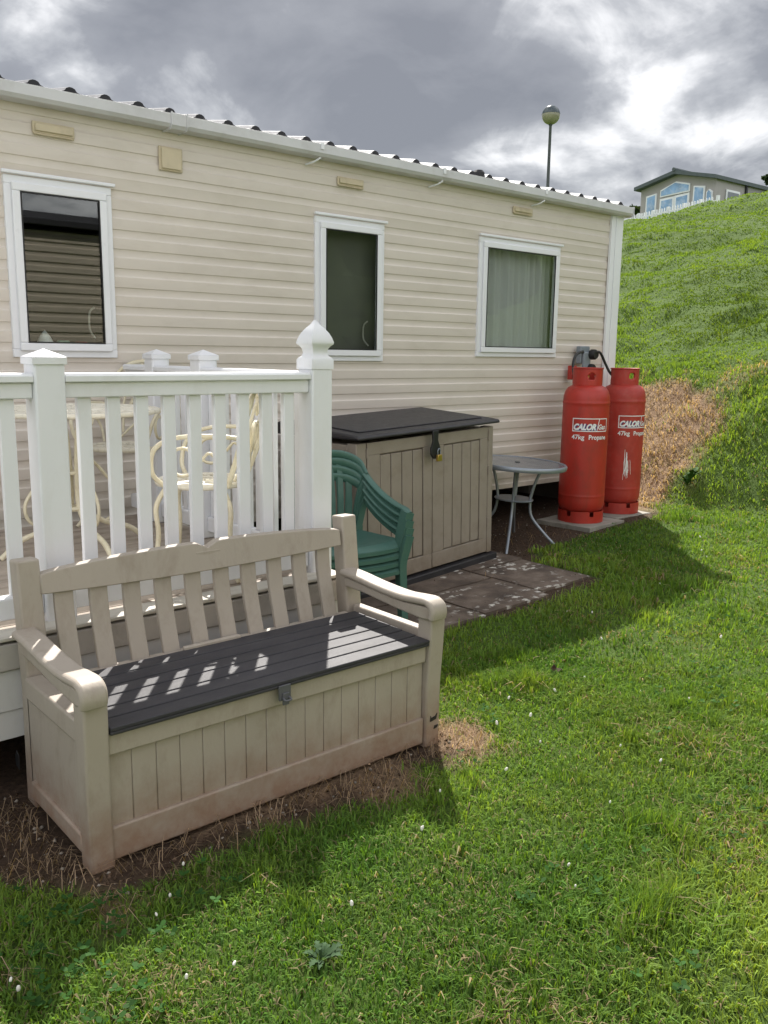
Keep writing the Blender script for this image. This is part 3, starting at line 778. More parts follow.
# ------------------------------------------------------------------ storage shed (low resin cupboard)
def shed():
    root = empty('storage_box', 'waist-high beige resin storage cupboard with black lid and brass padlock', 'storage box', (3.205, 3.945, .0), (0, R(-1.7), R(6.3)))
    W_, D_, H_ = 1.35, .70, .972
    bm = NB(); box(bm, .02, W_ - .02, .045, D_, .05, H_ - .03); obj('body', bm, M['shed'], root, bevel=.008)
    # pilasters, header and side frame
    bm = NB(); box(bm, 0, .085, 0.012, .09, .055, H_ - .02); obj('corner_post', bm, M['shed'], root, bevel=.006); bm = NB(); box(bm, W_ - .055, W_, .012, .09, .055, H_ - .02); obj('corner_post', bm, M['shed'], root, bevel=.006); bm = NB()
    box(bm, 0, .019, .092, D_ - .02, .055, .13); box(bm, 0, .019, .092, D_ - .02, H_ - .09, H_ - .03); box(bm, 0.0, .019, D_ - .1, D_ - .022, .132, H_ - .092); obj('side_frame', bm, M['shed'], root, bevel=.006); bm = NB()
    box(bm, W_ - .019, W_, .092, D_ - .02, .055, .13); box(bm, W_ - .019, W_, .092, D_ - .02, H_ - .09, H_ - .03)
    obj('side_frame', bm, M['shed'], root, bevel=.006)
    for a, b in ((.093, .690), (.698, W_ - .062)):
        bm = NB(); z0, z1 = .065, H_ - .022
        box(bm, a, b, .012, .034, z0, z0 + .10); box(bm, a, b, .012, .034, z1 - .075, z1)
        box(bm, a, a + .11, .012, .034, z0 + .10, z1 - .075); box(bm, b - .085, b, .012, .034, z0 + .10, z1 - .075)
        n = 4; ia, ib = a + .11, b - .085; w = (ib - ia) / n
        for i in range(n): box(bm, ia + i * w + (.004 if i else .008), ia + (i + 1) * w - (.004 if i < n - 1 else .008), .016, .036, z0 + .108, z1 - .084)
        box(bm, a + .02, b - .02, .037, .044, z0 + .02, z1 - .02)
        obj('door', bm, M['shed'], root, bevel=.004)
        bm = NB()
        hx = a - .006 if a < .5 else b + .006
        for hz in (.25, .62, .86): lathe(bm, [(0, hz), (.008, hz), (.008, hz + .06), (0, hz + .06)], 8, hx, .008)
        obj('hinge', bm, M['shed'], root)
    # plinth
    bm = NB(); box(bm, -.015, W_ + .025, -.02, D_ + .01, -.03, .05); obj('plinth', bm, M['shedlid'], root, bevel=.006)
    # sloping lid, higher at the back, with a rolled edge and a raised panel
    bm = NB(); 
    def lidz(y): return H_ + .028 + .048 * (y / D_)
    o_ = .035
    prism(bm, [(-o_, H_ + .004), (-o_ + .008, H_ + .028), (.03, H_ + .035), (D_ * .97, lidz(D_)), (D_ + .01, lidz(D_) - .01), (D_ + .01, H_ - .004)], 0, -.022, W_ + .020)
    obj('lid', bm, M['shedlid'], root, bevel=.012, seg=3)
    bm = NB(); prism(bm, [(.06, H_ + .038), (.06, H_ + .046), (D_ - .07, lidz(D_ - .07) + .009), (D_ - .07, lidz(D_ - .07) - .002)], 0, .07, W_ - .07)
    obj('lid', bm, M['shedlid'], root, bevel=.006, label='raised centre of the black lid')
    # vents in the left side
    bm = NB()
    for k in range(5): box(bm, .012, .0185, .14 + k * .045, .165 + k * .045, H_ - .17, H_ - .10)
    obj('vent_slot', bm, M['black'], root, smooth=0)
    # lock: black strap hanging from the lid + brass padlock
    bm = NB(); cx = .655
    prism(bm, [(cx - .03, H_ + .01), (cx + .03, H_ + .01), (cx + .022, H_ - .05), (cx + .045, H_ - .10), (cx + .04, H_ - .145), (cx + .012, H_ - .17), (cx - .02, H_ - .168), (cx - .045, H_ - .14), (cx - .045, H_ - .10), (cx - .022, H_ - .05)], 1, -.05, -.036)
    obj('lock_strap', bm, M['black'], root, bevel=.004)
    bm = NB(); box(bm, cx - .005, cx + .036, -.072, -.052, H_ - .185, H_ - .143)
    pl = obj('padlock', bm, M['brass'], root, bevel=.003)
    bm = NB(); tube(bm, [(cx + .003, -.062, H_ - .144), (cx + .003, -.062, H_ - .118), (cx + .015, -.062, H_ - .104), (cx + .028, -.062, H_ - .118), (cx + .028, -.062, H_ - .144)], .0035, 8)
    obj('shackle', bm, M['steel'], pl)
shed()

# ------------------------------------------------------------------ stack of green plastic garden chairs
def green_chair():
    root = empty('garden_chair', '', 'chair', (0, 0, 0), (0, 0, 0), 'stacked green plastic garden chairs')
    # local: front = -y, seat height ~.33
    zs = .345
    bm = NB(); nx, ny = 14, 12; top = []
    for j in range(ny + 1):
        v = j / ny; row = []
        for i in range(nx + 1):
            u = i / nx * 2 - 1
            w = .235 - .035 * v
            y = -.235 + v * .43 - .02 * (1 - u * u) * (1 - v)
            z = zs - .02 * (1 - u * u) * math.sin(v * math.pi) - .018 * v
            if v < .12: z -= .030 * (1 - v / .12) ** 2
            if abs(u) > .8: z += .012 * ((abs(u) - .8) / .2)
            row.append(bm.verts.new((u * w, y, z)))
        top.append(row)
    for j in range(ny):
        for i in range(nx): bm.faces.new((top[j][i], top[j][i + 1], top[j + 1][i + 1], top[j + 1][i]))
    r = bmesh.ops.extrude_face_region(bm, geom=bm.faces[:])
    bmesh.ops.translate(bm, verts=[g for g in r['geom'] if isinstance(g, bmesh.types.BMVert)], vec=(0, 0.004, -.014))
    # front apron
    sweep(bm, [(-.232, -.236, zs - .045), (-.1, -.252, zs - .05), (0, -.256, zs - .05), (.1, -.252, zs - .05), (.232, -.236, zs - .045)], [(-.006, -.002), (.006, -.002), (.006, .018), (-.006, .018)], up=(0, 0, 1))
    obj('seat', bm, M['green'], root, smooth=40)
    # top rim path for back
    rimb = [(-.248, .160, .655), (-.226, .205, .722), (-.14, .24, .765), (0, .252, .775), (.14, .24, .765), (.226, .205, .722), (.248, .160, .655)]
    bm = NB(); sweep(bm, catmull(rimb, 6), rrect(.022, .048, .35), up=(0, -.3, 1), fixed_up=True)
    for k in range(7):
        x = (k - 3) * .056
        zt = .760 - .8 * x * x
        ty = .252 - .6 * x * x
        sweep(bm, catmull([(x * .82, .178, zs - .02), (x * .9, .192, zs + .12), (x, .215, zs + .28), (x * 1.02, ty, zt)], 4), [(-.0035, -.017), (.0035, -.017), (.0035, .017), (-.0035, .017)], up=(1, 0, 0), fixed_up=True)
    sweep(bm, catmull([(-.19, .175, zs - .01), (0, .185, zs - .02), (.19, .175, zs - .01)], 5), rrect(.016, .04), up=(0, 0, 1), fixed_up=True)
    for s in (-1, 1):
        sweep(bm, catmull([(.19 * s, .17, zs - .03), (.20 * s, .175, zs + .1), (.225 * s, .175, zs + .22), (.246 * s, .165, .645)], 5), [(-.006, -.02), (.006, -.02), (.006, .02), (-.006, .02)], up=(1, 0, 0), fixed_up=True)
    obj('backrest', bm, M['green'], root, smooth=50)
    for s in (-1, 1):
        bm = NB()
        sweep(bm, catmull([(.248 * s, .162, .657), (.256 * s, .10, .612), (.264 * s, .0, .562), (.270 * s, -.12, .526), (.272 * s, -.20, .514), (.270 * s, -.245, .496)], 6), rrect(.046, .020, .4), up=(0, 0, 1), fixed_up=True)
        sweep(bm, catmull([(.245 * s, .160, .640), (.252 * s, .08, .585), (.260 * s, -.02, .54), (.268 * s, -.12, .508), (.270 * s, -.20, .496)], 6), [(-.004, -.022), (.004, -.022), (.004, .01), (-.004, .01)], up=(0, 0, 1), fixed_up=True)
        obj('armrest', bm, M['green'], root, smooth=50)
        # front leg, from arm to floor, wide at the seat
        bm = NB()
        pts = catmull([(.268 * s, -.232, .505), (.250 * s, -.225, .42), (.236 * s, -.222, .34), (.240 * s, -.228, .18), (.248 * s, -.238, 0)], 5)
        n_ = len(pts); sweep(bm, pts, [(-.022, -.026), (.022, -.026), (.022, -.018), (-.012, -.018), (-.012, .026), (-.022, .026)] if s > 0 else [(-.022, -.026), (.022, -.026), (.022, .026), (.012, .026), (.012, -.018), (-.022, -.018)], up=(0, 1, 0), fixed_up=True, scale=[1.15 - .35 * i / n_ for i in range(n_)])
        obj('leg', bm, M['green'], root, smooth=40)
        bm = NB()
        pts = catmull([(.205 * s, .165, zs + .02), (.21 * s, .18, .26), (.222 * s, .22, .12), (.235 * s, .255, 0)], 5)
        sweep(bm, pts, [(-.022, -.02), (.022, -.02), (.022, -.012), (-.012, -.012), (-.012, .022), (-.022, .022)], up=(0, 1, 0), fixed_up=True)
        obj('leg', bm, M['green'], root, smooth=40)
    return root
gc = green_chair(); GCX, GCY, GCA = 2.85, 3.66, R(-7)
glab = ['green plastic garden chair at the bottom of the stack', 'green plastic garden chair second from the bottom of the stack', 'green plastic garden chair second from the top of the stack', 'topmost green plastic garden chair of the stack beside the storage cupboard']
for k in range(4):
    g = gc if k == 0 else copy_tree(gc)
    g.location = (GCX + .004 * k, GCY + .008 * k, .012 + .042 * k); g.rotation_euler = (R(.3 * k), 0, GCA + R((-1, .6, -.5, .4)[k])); g['label'] = glab[k]

# ------------------------------------------------------------------ round glass patio table
def patio_table():
    x, y, z0 = 5.03, 4.36, .045
    root = empty('patio_table', 'round grey glass patio table with bent metal legs between cupboard and gas bottles', 'table', (x, y, z0), (R(2.6), R(2.0), 0))
    H = .625; r = .375
    bm = NB(); lathe(bm, [(0, H + .003), (r - .022, H + .003), (r - .02, H + .008), (0, H + .008)], 56); obj('tabletop', bm, M['tableglass'], root)
    bm = NB(); lathe(bm, [(.02, H + .0085), (.02, H + .012), (0, H + .012)], 16); obj('parasol_plug', bm, M['black'], root)
    bm = NB(); lathe(bm, [(r - .028, H - .012), (r - .005, H - .022), (r, H - .012), (r, H + .006), (r - .008, H + .014), (r - .021, H + .012), (r - .021, H - .004), (r - .028, H - .012)], 56); obj('rim', bm, M['steel'], root, smooth=50)
    for k in range(4):
        t = R(218 + 89 * k); c, s = math.cos(t), math.sin(t); P = lambda q, z: (c * q, s * q, z)
        bm = NB(); tube(bm, [P(.20, H - .01), P(.165, H - .09), P(.135, H - .2), P(.125, .33), P(.15, .22), P(.26, .10), P(.35, .015), P(.36, -.04)], .0115, 8)
        lathe(bm, [(0, -.045), (.016, -.045), (.016, -.02), (.012, -.015)], 10, *P(.36, 0)[:2])
        obj('leg', bm, M['steel'], root, smooth=60)
    bm = NB(); lathe(bm, [(0, .345), (.145, .345), (.15, .352), (.145, .358), (0, .358)], 32); obj('shelf', bm, M['steel'], root)
    bm = NB(); lathe(bm, [(.205, H - .035), (.212, H - .035), (.212, H - .012), (.205, H - .012), (.205, H - .035)], 32); obj('leg_ring', bm, M['steel'], root)
    # pale bag lying on the lower shelf, seen under the glass
patio_table()

# ------------------------------------------------------------------ gas bottles on concrete pads
def text_mesh(s, size, shear=0, offset=0, space=1):
    cu = bpy.data.curves.new('t', 'FONT'); cu.body = s; cu.size = size; cu.shear = shear; cu.offset = offset; cu.align_x = 'LEFT'; cu.space_character = space; cu.resolution_u = 4
    o = bpy.data.objects.new('t', cu); COL.objects.link(o)
    dg = bpy.context.evaluated_depsgraph_get(); dg.update()
    me = bpy.data.meshes.new_from_object(o.evaluated_get(dg))
    bm = NB(); bm.from_mesh(me); bpy.data.objects.remove(o); bpy.data.curves.remove(cu); bpy.data.meshes.remove(me)
    bmesh.ops.triangulate(bm, faces=bm.faces)
    return bm
def put_text(bm_to, s, size, width, u0, v0, lift, mi, **k):
    b = text_mesh(s, size, **k)
    xs = [v.co.x for v in b.verts]; a, e = min(xs), max(xs); f = width / (e - a)
    mp = {}
    for v in b.verts: mp[v.index] = bm_to.verts.new((u0 + (v.co.x - a) * f, lift, v0 + v.co.y))
    b.verts.ensure_lookup_table()
    for fc in b.faces:
        try:
            nf = bm_to.faces.new([mp[v.index] for v in fc.verts]); nf.material_index = mi
        except ValueError: pass
    b.free()
CR = .189
def wrap(bm, ang):
    """bend a flat decal (u along x, lift in y, z up) round the bottle; ang = azimuth of u=0"""
    for v in bm.verts:
        t = ang + v.co.x / CR; r = CR + v.co.y
        v.co = Vector((r * math.cos(t), r * math.sin(t), v.co.z))
def gas_bottle(label, x, y, z, face, mark_ang, red, scrape=False, spin=0):
    root = empty('gas_bottle', label, 'gas bottle', (x, y, z), (0, 0, 0), 'red propane gas bottles')
    bm = NB(); r = CR
    lathe(bm, [(0, .075), (r * .72, .078), (r * .92, .10), (r * .985, .135), (r, .17), (r, .20), (r, .218), (r + .0015, .222), (r, .226), (r, .245), (r, .95), (r, .974), (r + .0018, .978), (r + .0018, .99), (r, .994), (r * .996, 1.01), (r * .985, 1.035), (r * .93, 1.075), (r * .82, 1.105), (r * .62, 1.125), (.04, 1.135), (0, 1.135)], 64)
    obj('cylinder_body', bm, red, root, smooth=50)
    # foot ring with gaps
    bm = NB(); n = 96; r1, r0 = r * .985, r * .955
    for i in range(n):
        a0, a1 = 2 * math.pi * i / n, 2 * math.pi * (i + 1) / n
        gap = (i % 16) in (0, 1, 2)
        zt = .055 if gap else .095
        q = [(rr * math.cos(a), rr * math.sin(a)) for a, rr in ((a0, r0), (a1, r0), (a1, r1), (a0, r1))]
        prism(bm, q, 2, 0, zt)
    bmesh.ops.remove_doubles(bm, verts=bm.verts, dist=1e-5)
    obj('foot_ring', bm, red, root, smooth=0)
    # collar: open guard with round hand holes
    bm = NB(); rc = .120; n = 96; z0, z1 = 1.118, 1.262; nz = 8; g = {}
    holes = [(spin + R(h), 1.198, .030) for h in (0, 120, 240)]
    def inh(a, zz):
        for ha, hz, hr in holes:
            da = (a - ha + math.pi) % (2 * math.pi) - math.pi
            if (da * rc) ** 2 + (zz - hz) ** 2 < hr ** 2: return True
        return False
    nz = 16
    for i in range(n):
        for j in range(nz):
            a0, a1 = 2 * math.pi * i / n, 2 * math.pi * (i + 1) / n
            za, zb = z0 + (z1 - z0) * j / nz, z0 + (z1 - z0) * (j + 1) / nz
            if inh((a0 + a1) / 2, (za + zb) / 2): continue
            vs = []
            for a, zz in ((a0, za), (a1, za), (a1, zb), (a0, zb)):
                key = (round(a % (2 * math.pi), 4), round(zz, 4))
                if key not in g: g[key] = bm.verts.new((rc * math.cos(a), rc * math.sin(a), zz))
                vs.append(g[key])
            bm.faces.new(vs)
    o = obj('collar', bm, red, root, smooth=60)
    so = o.modifiers.new('solid', 'SOLIDIFY'); so.thickness = .008
    bm = NB(); sweep(bm, [(rc * math.cos(t), rc * math.sin(t), z1) for t in np.linspace(0, 2 * math.pi, 48)[:-1]], circ(.006, 8), closed=True)
    obj('collar', bm, red, root, smooth=60, label='rolled rim of the collar')
    bm = NB(); lathe(bm, [(0, 1.13), (.025, 1.13), (.022, 1.16), (.014, 1.165), (.014, 1.21), (.022, 1.215), (.022, 1.235), (0, 1.24)], 14)
    tube(bm, [(0, 0, 1.19), (.03 * math.cos(face), .03 * math.sin(face), 1.19), (.06 * math.cos(face), .06 * math.sin(face), 1.19)], .011, 8, 0)
    obj('valve', bm, M['brass'], root)
    # printed marking
    bm = NB()
    w, h, zb = .310, .108, .757; t = .007
    def rect(u0, u1, v0, v1, lift, mi):
        k = max(1, int(abs(u1 - u0) / .008))
        for q in range(k):
            p0, p1 = u0 + (u1 - u0) * q / k, u0 + (u1 - u0) * (q + 1) / k
            f = bm.faces.new([bm.verts.new(p) for p in ((p0, lift, v0), (p1, lift, v0), (p1, lift, v1), (p0, lift, v1))]); f.material_index = mi
    u0 = -w / 2
    rect(u0, -u0, zb + h - t, zb + h, .0012, 0); rect(u0, -u0, zb, zb + t, .0012, 0)
    rect(u0, u0 + t, zb + t, zb + h - t, .0012, 0); rect(-u0 - t, -u0, zb + t, zb + h - t, .0012, 0)
    # slanted divider
    f = bm.faces.new([bm.verts.new(q) for q in ((u0 + .200, .0012, zb + t), (u0 + .206, .0012, zb + t), (u0 + .226, .0012, zb + h - t), (u0 + .220, .0012, zb + h - t))])
    put_text(bm, 'CALOR', .066, .185, u0 + .020, zb + .012, .0012, 1, shear=.32, offset=.0050)
    put_text(bm, 'CALOR', .066, .183, u0 + .012, zb + .016, .0022, 0, shear=.32, offset=.0038)
    put_text(bm, 'Gas', .056, .072, u0 + .214, zb + .020, .0022, 0, shear=.2, offset=.0014)
    put_text(bm, '47kg', .052, .105, u0 - .002, zb - .062, .0016, 0, offset=.0011)
    put_text(bm, 'Propane', .052, .160, u0 + .138, zb - .062, .0016, 0, offset=.0011)
    wrap(bm, mark_ang)
    obj('marking', bm, [M['white'], M['navy']], root, smooth=0, recalc=False)
    if scrape:
        bm = NB(); rr = random.Random(5)
        for k in range(13):
            u = rr.gauss(0, .016); v0 = .30 + rr.random() * .10; l = .08 + rr.random() * .12; ww = .001 + rr.random() * .0018
            lean_ = rr.gauss(0, .006)
            m_ = 5; L_, R_ = [], []
            for q in range(m_ + 1):
                tt = q / m_; ww2 = ww * math.sin(math.pi * (.12 + .76 * tt)) + .0006
                uc = u * (1 - .5 * tt) + lean_ * tt + rr.gauss(0, .0012)
                L_.append(bm.verts.new((uc - ww2, .0012 + .0001 * k, v0 + l * tt))); R_.append(bm.verts.new((uc + ww2, .0012 + .0001 * k, v0 + l * tt)))
            for q in range(m_): bm.faces.new((L_[q], R_[q], R_[q + 1], L_[q + 1]))
        wrap(bm, mark_ang - .35)
        obj('paint_scrape', bm, M['white'], root, smooth=0, recalc=False)
    return root
def to_cam(x, y): return math.atan2(-y, -x)
G1 = (5.965, 4.40, .118); G2 = (6.62, 4.49, .112)
a1 = to_cam(*G1[:2]); a2 = to_cam(*G2[:2])
gas_bottle('red propane gas bottle on the left of the pair, nearest the glass table', *G1, a1, a1 + .27, M['red'], spin=a1 + .28)
gas_bottle('red propane gas bottle on the right of the pair, with white scrapes', *G2, a2, a2 + .66, M['redworn'], True, spin=a2 + .55)

# change-over regulator on the wall with black hoses
root = empty('gas_regulator', 'grey gas changeover regulator with black hoses on the caravan wall above the bottles', 'regulator', (0, 0, 0))
bm = NB(); rx, rz = 6.345, 1.462
box(bm, rx - .07, rx + .06, 4.715, 4.768, rz - .05, rz + .10); box(bm, rx - .055, rx + .045, 4.69, 4.714, rz - .11, rz + .05); box(bm, rx - .02, rx + .012, 4.70, 4.75, rz - .17, rz - .111)
obj('body', bm, M['reggrey'], root, bevel=.010, seg=3)
bm = NB()
for (px, pz, r_, ln) in ((rx + .05, rz + .03, .045, .05), (rx + .035, rz - .085, .034, .045)):
    lv = [(0, 0), (r_, 0), (r_, ln * .7), (r_ * .8, ln), (0, ln)]
    k = len(bm.verts); lathe(bm, lv, 20); bm.verts.ensure_lookup_table()
    for v in bm.verts[k:]: v.co = Vector((px + v.co.x, 4.69 - v.co.z, pz + v.co.y))
obj('dial', bm, M['black'], root, smooth=50)
bm = NB(); tube(bm, [(rx - .06, 4.70, rz + .05), (6.22, 4.66, 1.515), (6.07, 4.61, 1.485), (5.985, 4.57, 1.40), (5.945, 4.51, 1.30), (5.95, 4.44, 1.25)], .0115, 8); obj('hose', bm, M['hose'], root, smooth=60)
bm = NB(); tube(bm, [(rx + .05, 4.65, rz + .05), (6.44, 4.63, 1.505), (6.51, 4.62, 1.41), (6.55, 4.58, 1.32), (6.60, 4.52, 1.285), (6.63, 4.5, 1.25)], .0115, 8); obj('hose', bm, M['hose'], root, smooth=60)
bm = NB(); box(bm, 6.17, 6.24, 4.72, 4.768, 1.275, 1.395); box(bm, 6.18, 6.225, 4.70, 4.7195, 1.245, 1.32)
o = obj('valve_box', bm, M['redworn'], None, bevel=.006); tag(o, 'small red valve box on the cladding, just left of the grey regulator', 'valve box')

# concrete pads
def pad(label, x, y, w, d, top, rot):
    bm = NB(); box(bm, -w / 2, w / 2, -d / 2, d / 2, -.06, .05)
    bmesh.ops.subdivide_edges(bm, edges=bm.edges[:], cuts=6, use_grid_fill=True)
    for v in bm.verts:
        nn = mnoise.noise(v.co * 9 + Vector((x, y, 0))); v.co += Vector((nn * .006, mnoise.noise(v.co * 7) * .006, nn * .004))
    o = obj('concrete_pad', bm, M['concrete'], None, smooth=30, bevel=.004); o.location = (x, y, top - .05); o.rotation_euler = (0, 0, rot)
    tag(o, label, 'concrete pad', 'concrete pads under the gas bottles')
pad('concrete pad under the left gas bottle, beside the table', 5.97, 4.40, .53, .52, .117, R(4))
pad('concrete pad under the right gas bottle with scrapes', 6.56, 4.50, .50, .48, .110, R(-3))

# ------------------------------------------------------------------ paving slabs in front of the cupboard
slabs = [(4.165, 4.665, 3.33, 3.93, 'right-hand end slab, with pale lichen, at the outer grass corner of the paving'),
         (3.56, 4.155, 3.25, 3.735, 'middle front paving slab, bordering the grass, left of the end slab'),
         (2.95, 3.55, 3.22, 3.735, 'front paving slab behind the right arm of the bench'),
         (3.56, 4.155, 3.745, 4.33, 'brown paving slab under the front of the cupboard doors, middle of the row'),
         (4.165, 4.70, 3.94, 4.50, 'paving slab under the right end of the cupboard, next to the table leg'),
         (2.95, 3.55, 3.745, 4.33, 'paving slab at the left front corner of the cupboard, behind the chair stack'),
         (2.30, 2.94, 3.22, 3.80, 'paving slab under the stack of green chairs, beside the deck')]
for k, (a, b, c, d, lab) in enumerate(slabs):
    bm = NB(); box(bm, a + .006, b - .006, c + .006, d - .006, -.05, 0)
    bmesh.ops.subdivide_edges(bm, edges=bm.edges[:], cuts=9, use_grid_fill=True)
    tz = float(T((a + b) / 2, (c + d) / 2))
    for v in bm.verts:
        e = min(v.co.x - a, b - v.co.x, v.co.y - c, d - v.co.y) < .02
        v.co += Vector((mnoise.noise(v.co * 6) * (.012 if e else 0), mnoise.noise(v.co * 6 + Vector((9, 0, 0))) * (.012 if e else 0), mnoise.noise(v.co * 5) * .003 + .018 + (tz if 0 else float(T(v.co.x, v.co.y)) * .9)))
    o = obj('paving_slab', bm, M['slab'], None, smooth=30); tag(o, lab, 'paving slab', 'brown paving slabs in front of the cupboard')

# ------------------------------------------------------------------ neighbouring caravan behind the viewer (seen reflected in the windows)
def neighbour():
    root = empty('neighbour_caravan', 'tan ribbed static caravan opposite, seen reflected in the left window', 'caravan', (0, 0, 0))
    y = -5.2; bm = NB(); A = None; z = .4; p = .16; pts = []
    while z < 3.35:
        for f, dd in ((0, 0), (.12, -.02), (.4, -.018), (.5, 0)): pts.append((y + dd, z + f * p))
        z += p
    A = [bm.verts.new((-4, a, b)) for a, b in pts]; B = [bm.verts.new((8.2, a, b)) for a, b in pts]
    for i in range(len(pts) - 1): bm.faces.new((B[i], A[i], A[i + 1], B[i + 1]))
    obj('cladding', bm, mat('tan_cladding', (.60, .53, .43), .5, .06), root, recalc=False)
    bm = NB(); box(bm, -4, 8.2, y - 3.4, y - .06, .4, 3.40); obj('shell', bm, M['room'], root, smooth=0)
    bm = NB(); prism(bm, [(y + .15, 3.44), (y + .15, 3.52), (y - 1.7, 3.9), (y - 3.6, 3.52), (y - 3.6, 3.44)], 0, -4.1, 8.3); obj('roof', bm, M['roofdark'], root, smooth=0)
neighbour()
bm = NB()  # unseen foliage added to darken what the middle window reflects
bmesh.ops.create_icosphere(bm, subdivisions=5, radius=1)
for v in bm.verts:
    c = v.co.copy(); v.co = Vector((max(-.8, min(.8, c.x)) * 5.0, max(-.7, min(.7, c.y)) * 1.3, max(-.8, min(.8, c.z)) * 3.0))
    v.co += c * (.35 * mnoise.noise(v.co * 1.3) + .16 * mnoise.noise(v.co * 5))
o = obj('added_hedge', bm, mat('hedge_leaf', (.030, .045, .014), .9, .5, 9, bs=.8, bscale=14, spec=.1), None); o.location = (13.6, -5.6, 2.2); tag(o, 'tall dark foliage block added opposite the caravan to darken the window reflections', 'added_hedge')

# ------------------------------------------------------------------ lodge on the hill
def lodge():
    az = R(59.6); f = Vector((math.sin(az), math.cos(az), 0)); r = Vector((math.cos(az), -math.sin(az), 0))
    th = R(33); u = (r * math.cos(th) - f * math.sin(th)); v = (f * math.cos(th) + r * math.sin(th))
    O = Vector((.8290, .5592, 0)) * 57.6 + r * .15
    root = empty('lodge', 'tan holiday lodge with dark roof and blue-tinted windows on top of the hill', 'lodge')
    Mx = Matrix(((u.x, v.x, 0, O.x), (u.y, v.y, 0, O.y), (0, 0, 1, 8.75), (0, 0, 0, 1)))
    root.matrix_world = Mx
    Wd, L, He, Hr = 5.0, 17.0, 2.66, 3.22
    bm = NB(); prism(bm, [(0, 0), (Wd, 0), (Wd, He), (Wd / 2, Hr), (0, He)], 1, 0, L); obj('wall', bm, M['lodgewall'], root, smooth=0)
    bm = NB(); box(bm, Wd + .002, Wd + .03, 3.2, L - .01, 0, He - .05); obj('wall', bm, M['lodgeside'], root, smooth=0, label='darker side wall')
    bm = NB(); e = .22
    sl = (Hr - He) / (Wd / 2); t = .20
    poly = [(-e, He - sl * e), (Wd / 2, Hr), (Wd + e, He - sl * e), (Wd + e, He - sl * e + t), (Wd / 2, Hr + t), (-e, He - sl * e + t)]
    for a, b in ((0, 2), (2, 4)):
        pass
    prism(bm, [poly[0], poly[1], poly[4], poly[5]], 1, -.45, L + .2); prism(bm, [poly[1], poly[2], poly[3], poly[4]], 1, -.45, L + .2)
    rf = obj('roof', bm, M['lodgeroof'], root, smooth=0)
    bm = NB(); tube(bm, [(Wd / 2, -.5, Hr + t + .04), (Wd / 2, L, Hr + t + .04)], .11, 8, 0); obj('ridge_cap', bm, M['lodgeroof'], rf)
    def win(poly, fw=.09, name='window'):
        # poly in (x,z) on the front
        cx = sum(p[0] for p in poly) / len(poly); cz = sum(p[1] for p in poly) / len(poly)
        bm = NB(); prism(bm, poly, 1, -.07, -.003); w = obj(name, bm, M['frame'], root, smooth=0)
        inner = [(p[0] + (fw if p[0] < cx else -fw), p[1] + (fw if p[1] < cz else -fw)) for p in poly]
        bm = NB(); prism(bm, inner, 1, -.085, -.072); obj('pane', bm, M['lodgeglass'], w, smooth=0)
    win([(.42, .2), (1.15, .2), (1.15, 2.35), (.42, 2.25)])
    win([(1.40, 2.08), (3.38, 2.18), (3.38, 2.62), (2.45, 2.85), (1.40, 2.48)], .07)
    win([(1.40, .1), (2.38, .1), (2.38, 2.03), (1.40, 1.98)], .12, 'patio_door'); win([(2.40, .1), (3.38, .1), (3.38, 2.12), (2.40, 2.05)], .12, 'patio_door')
    win([(3.62, .2), (4.36, .2), (4.36, 2.35), (3.62, 2.45)])
    win([(4.46, .9), (4.86, .9), (4.86, 2.0), (4.66, 2.15), (4.46, 2.0)], .06)
    bm = NB(); box(bm, Wd + .031, Wd + .09, 1.0, 2.4, 1.0, 2.2); w = obj('window', bm, M['frame'], root, smooth=0)
    bm = NB(); box(bm, Wd + .091, Wd + .11, 1.12, 2.28, 1.12, 2.08); obj('pane', bm, mat('grey_glass', (.16, .18, .2), .2), w, smooth=0)
    bm = NB(); box(bm, Wd + .031, Wd + .12, 3.0, 3.15, 0, He); obj('downpipe', bm, M['black'], root, smooth=0)
lodge()

def hill_fence():
    A = Vector((.822, .5695)) * 50; B = Vector((.8705, .492)) * 44.5
    root = empty('picket_fence', 'low white picket fence running along the hilltop before the lodge', 'fence', (A.x, A.y, 0))
    d = (B - A); L = d.length; d.normalize(); ang = math.atan2(d.y, d.x); root.rotation_euler = (0, 0, ang)
    zt = 8.80
    bm = NB()
    for z in (zt - .25, zt - .75): box(bm, 0, L, 0, .05, z, z + .08)
    obj('rail', bm, M['frame'], root, smooth=0)
    bm = NB(); n = int(L / .2)
    for i in range(n):
        x = i * .2; prism(bm, [(x, 7.2), (x + .09, 7.2), (x + .09, zt - .05), (x + .045, zt), (x, zt - .05)], 1, -.03, -.002)
    obj('picket', bm, M['frame'], root, smooth=0)
    for i in range(7):
        x = L * i / 6; bm = NB(); box(bm, x - .06, x + .06, -.05, .07, 7.0, zt + .01); obj('post', bm, M['frame'], root)
hill_fence()

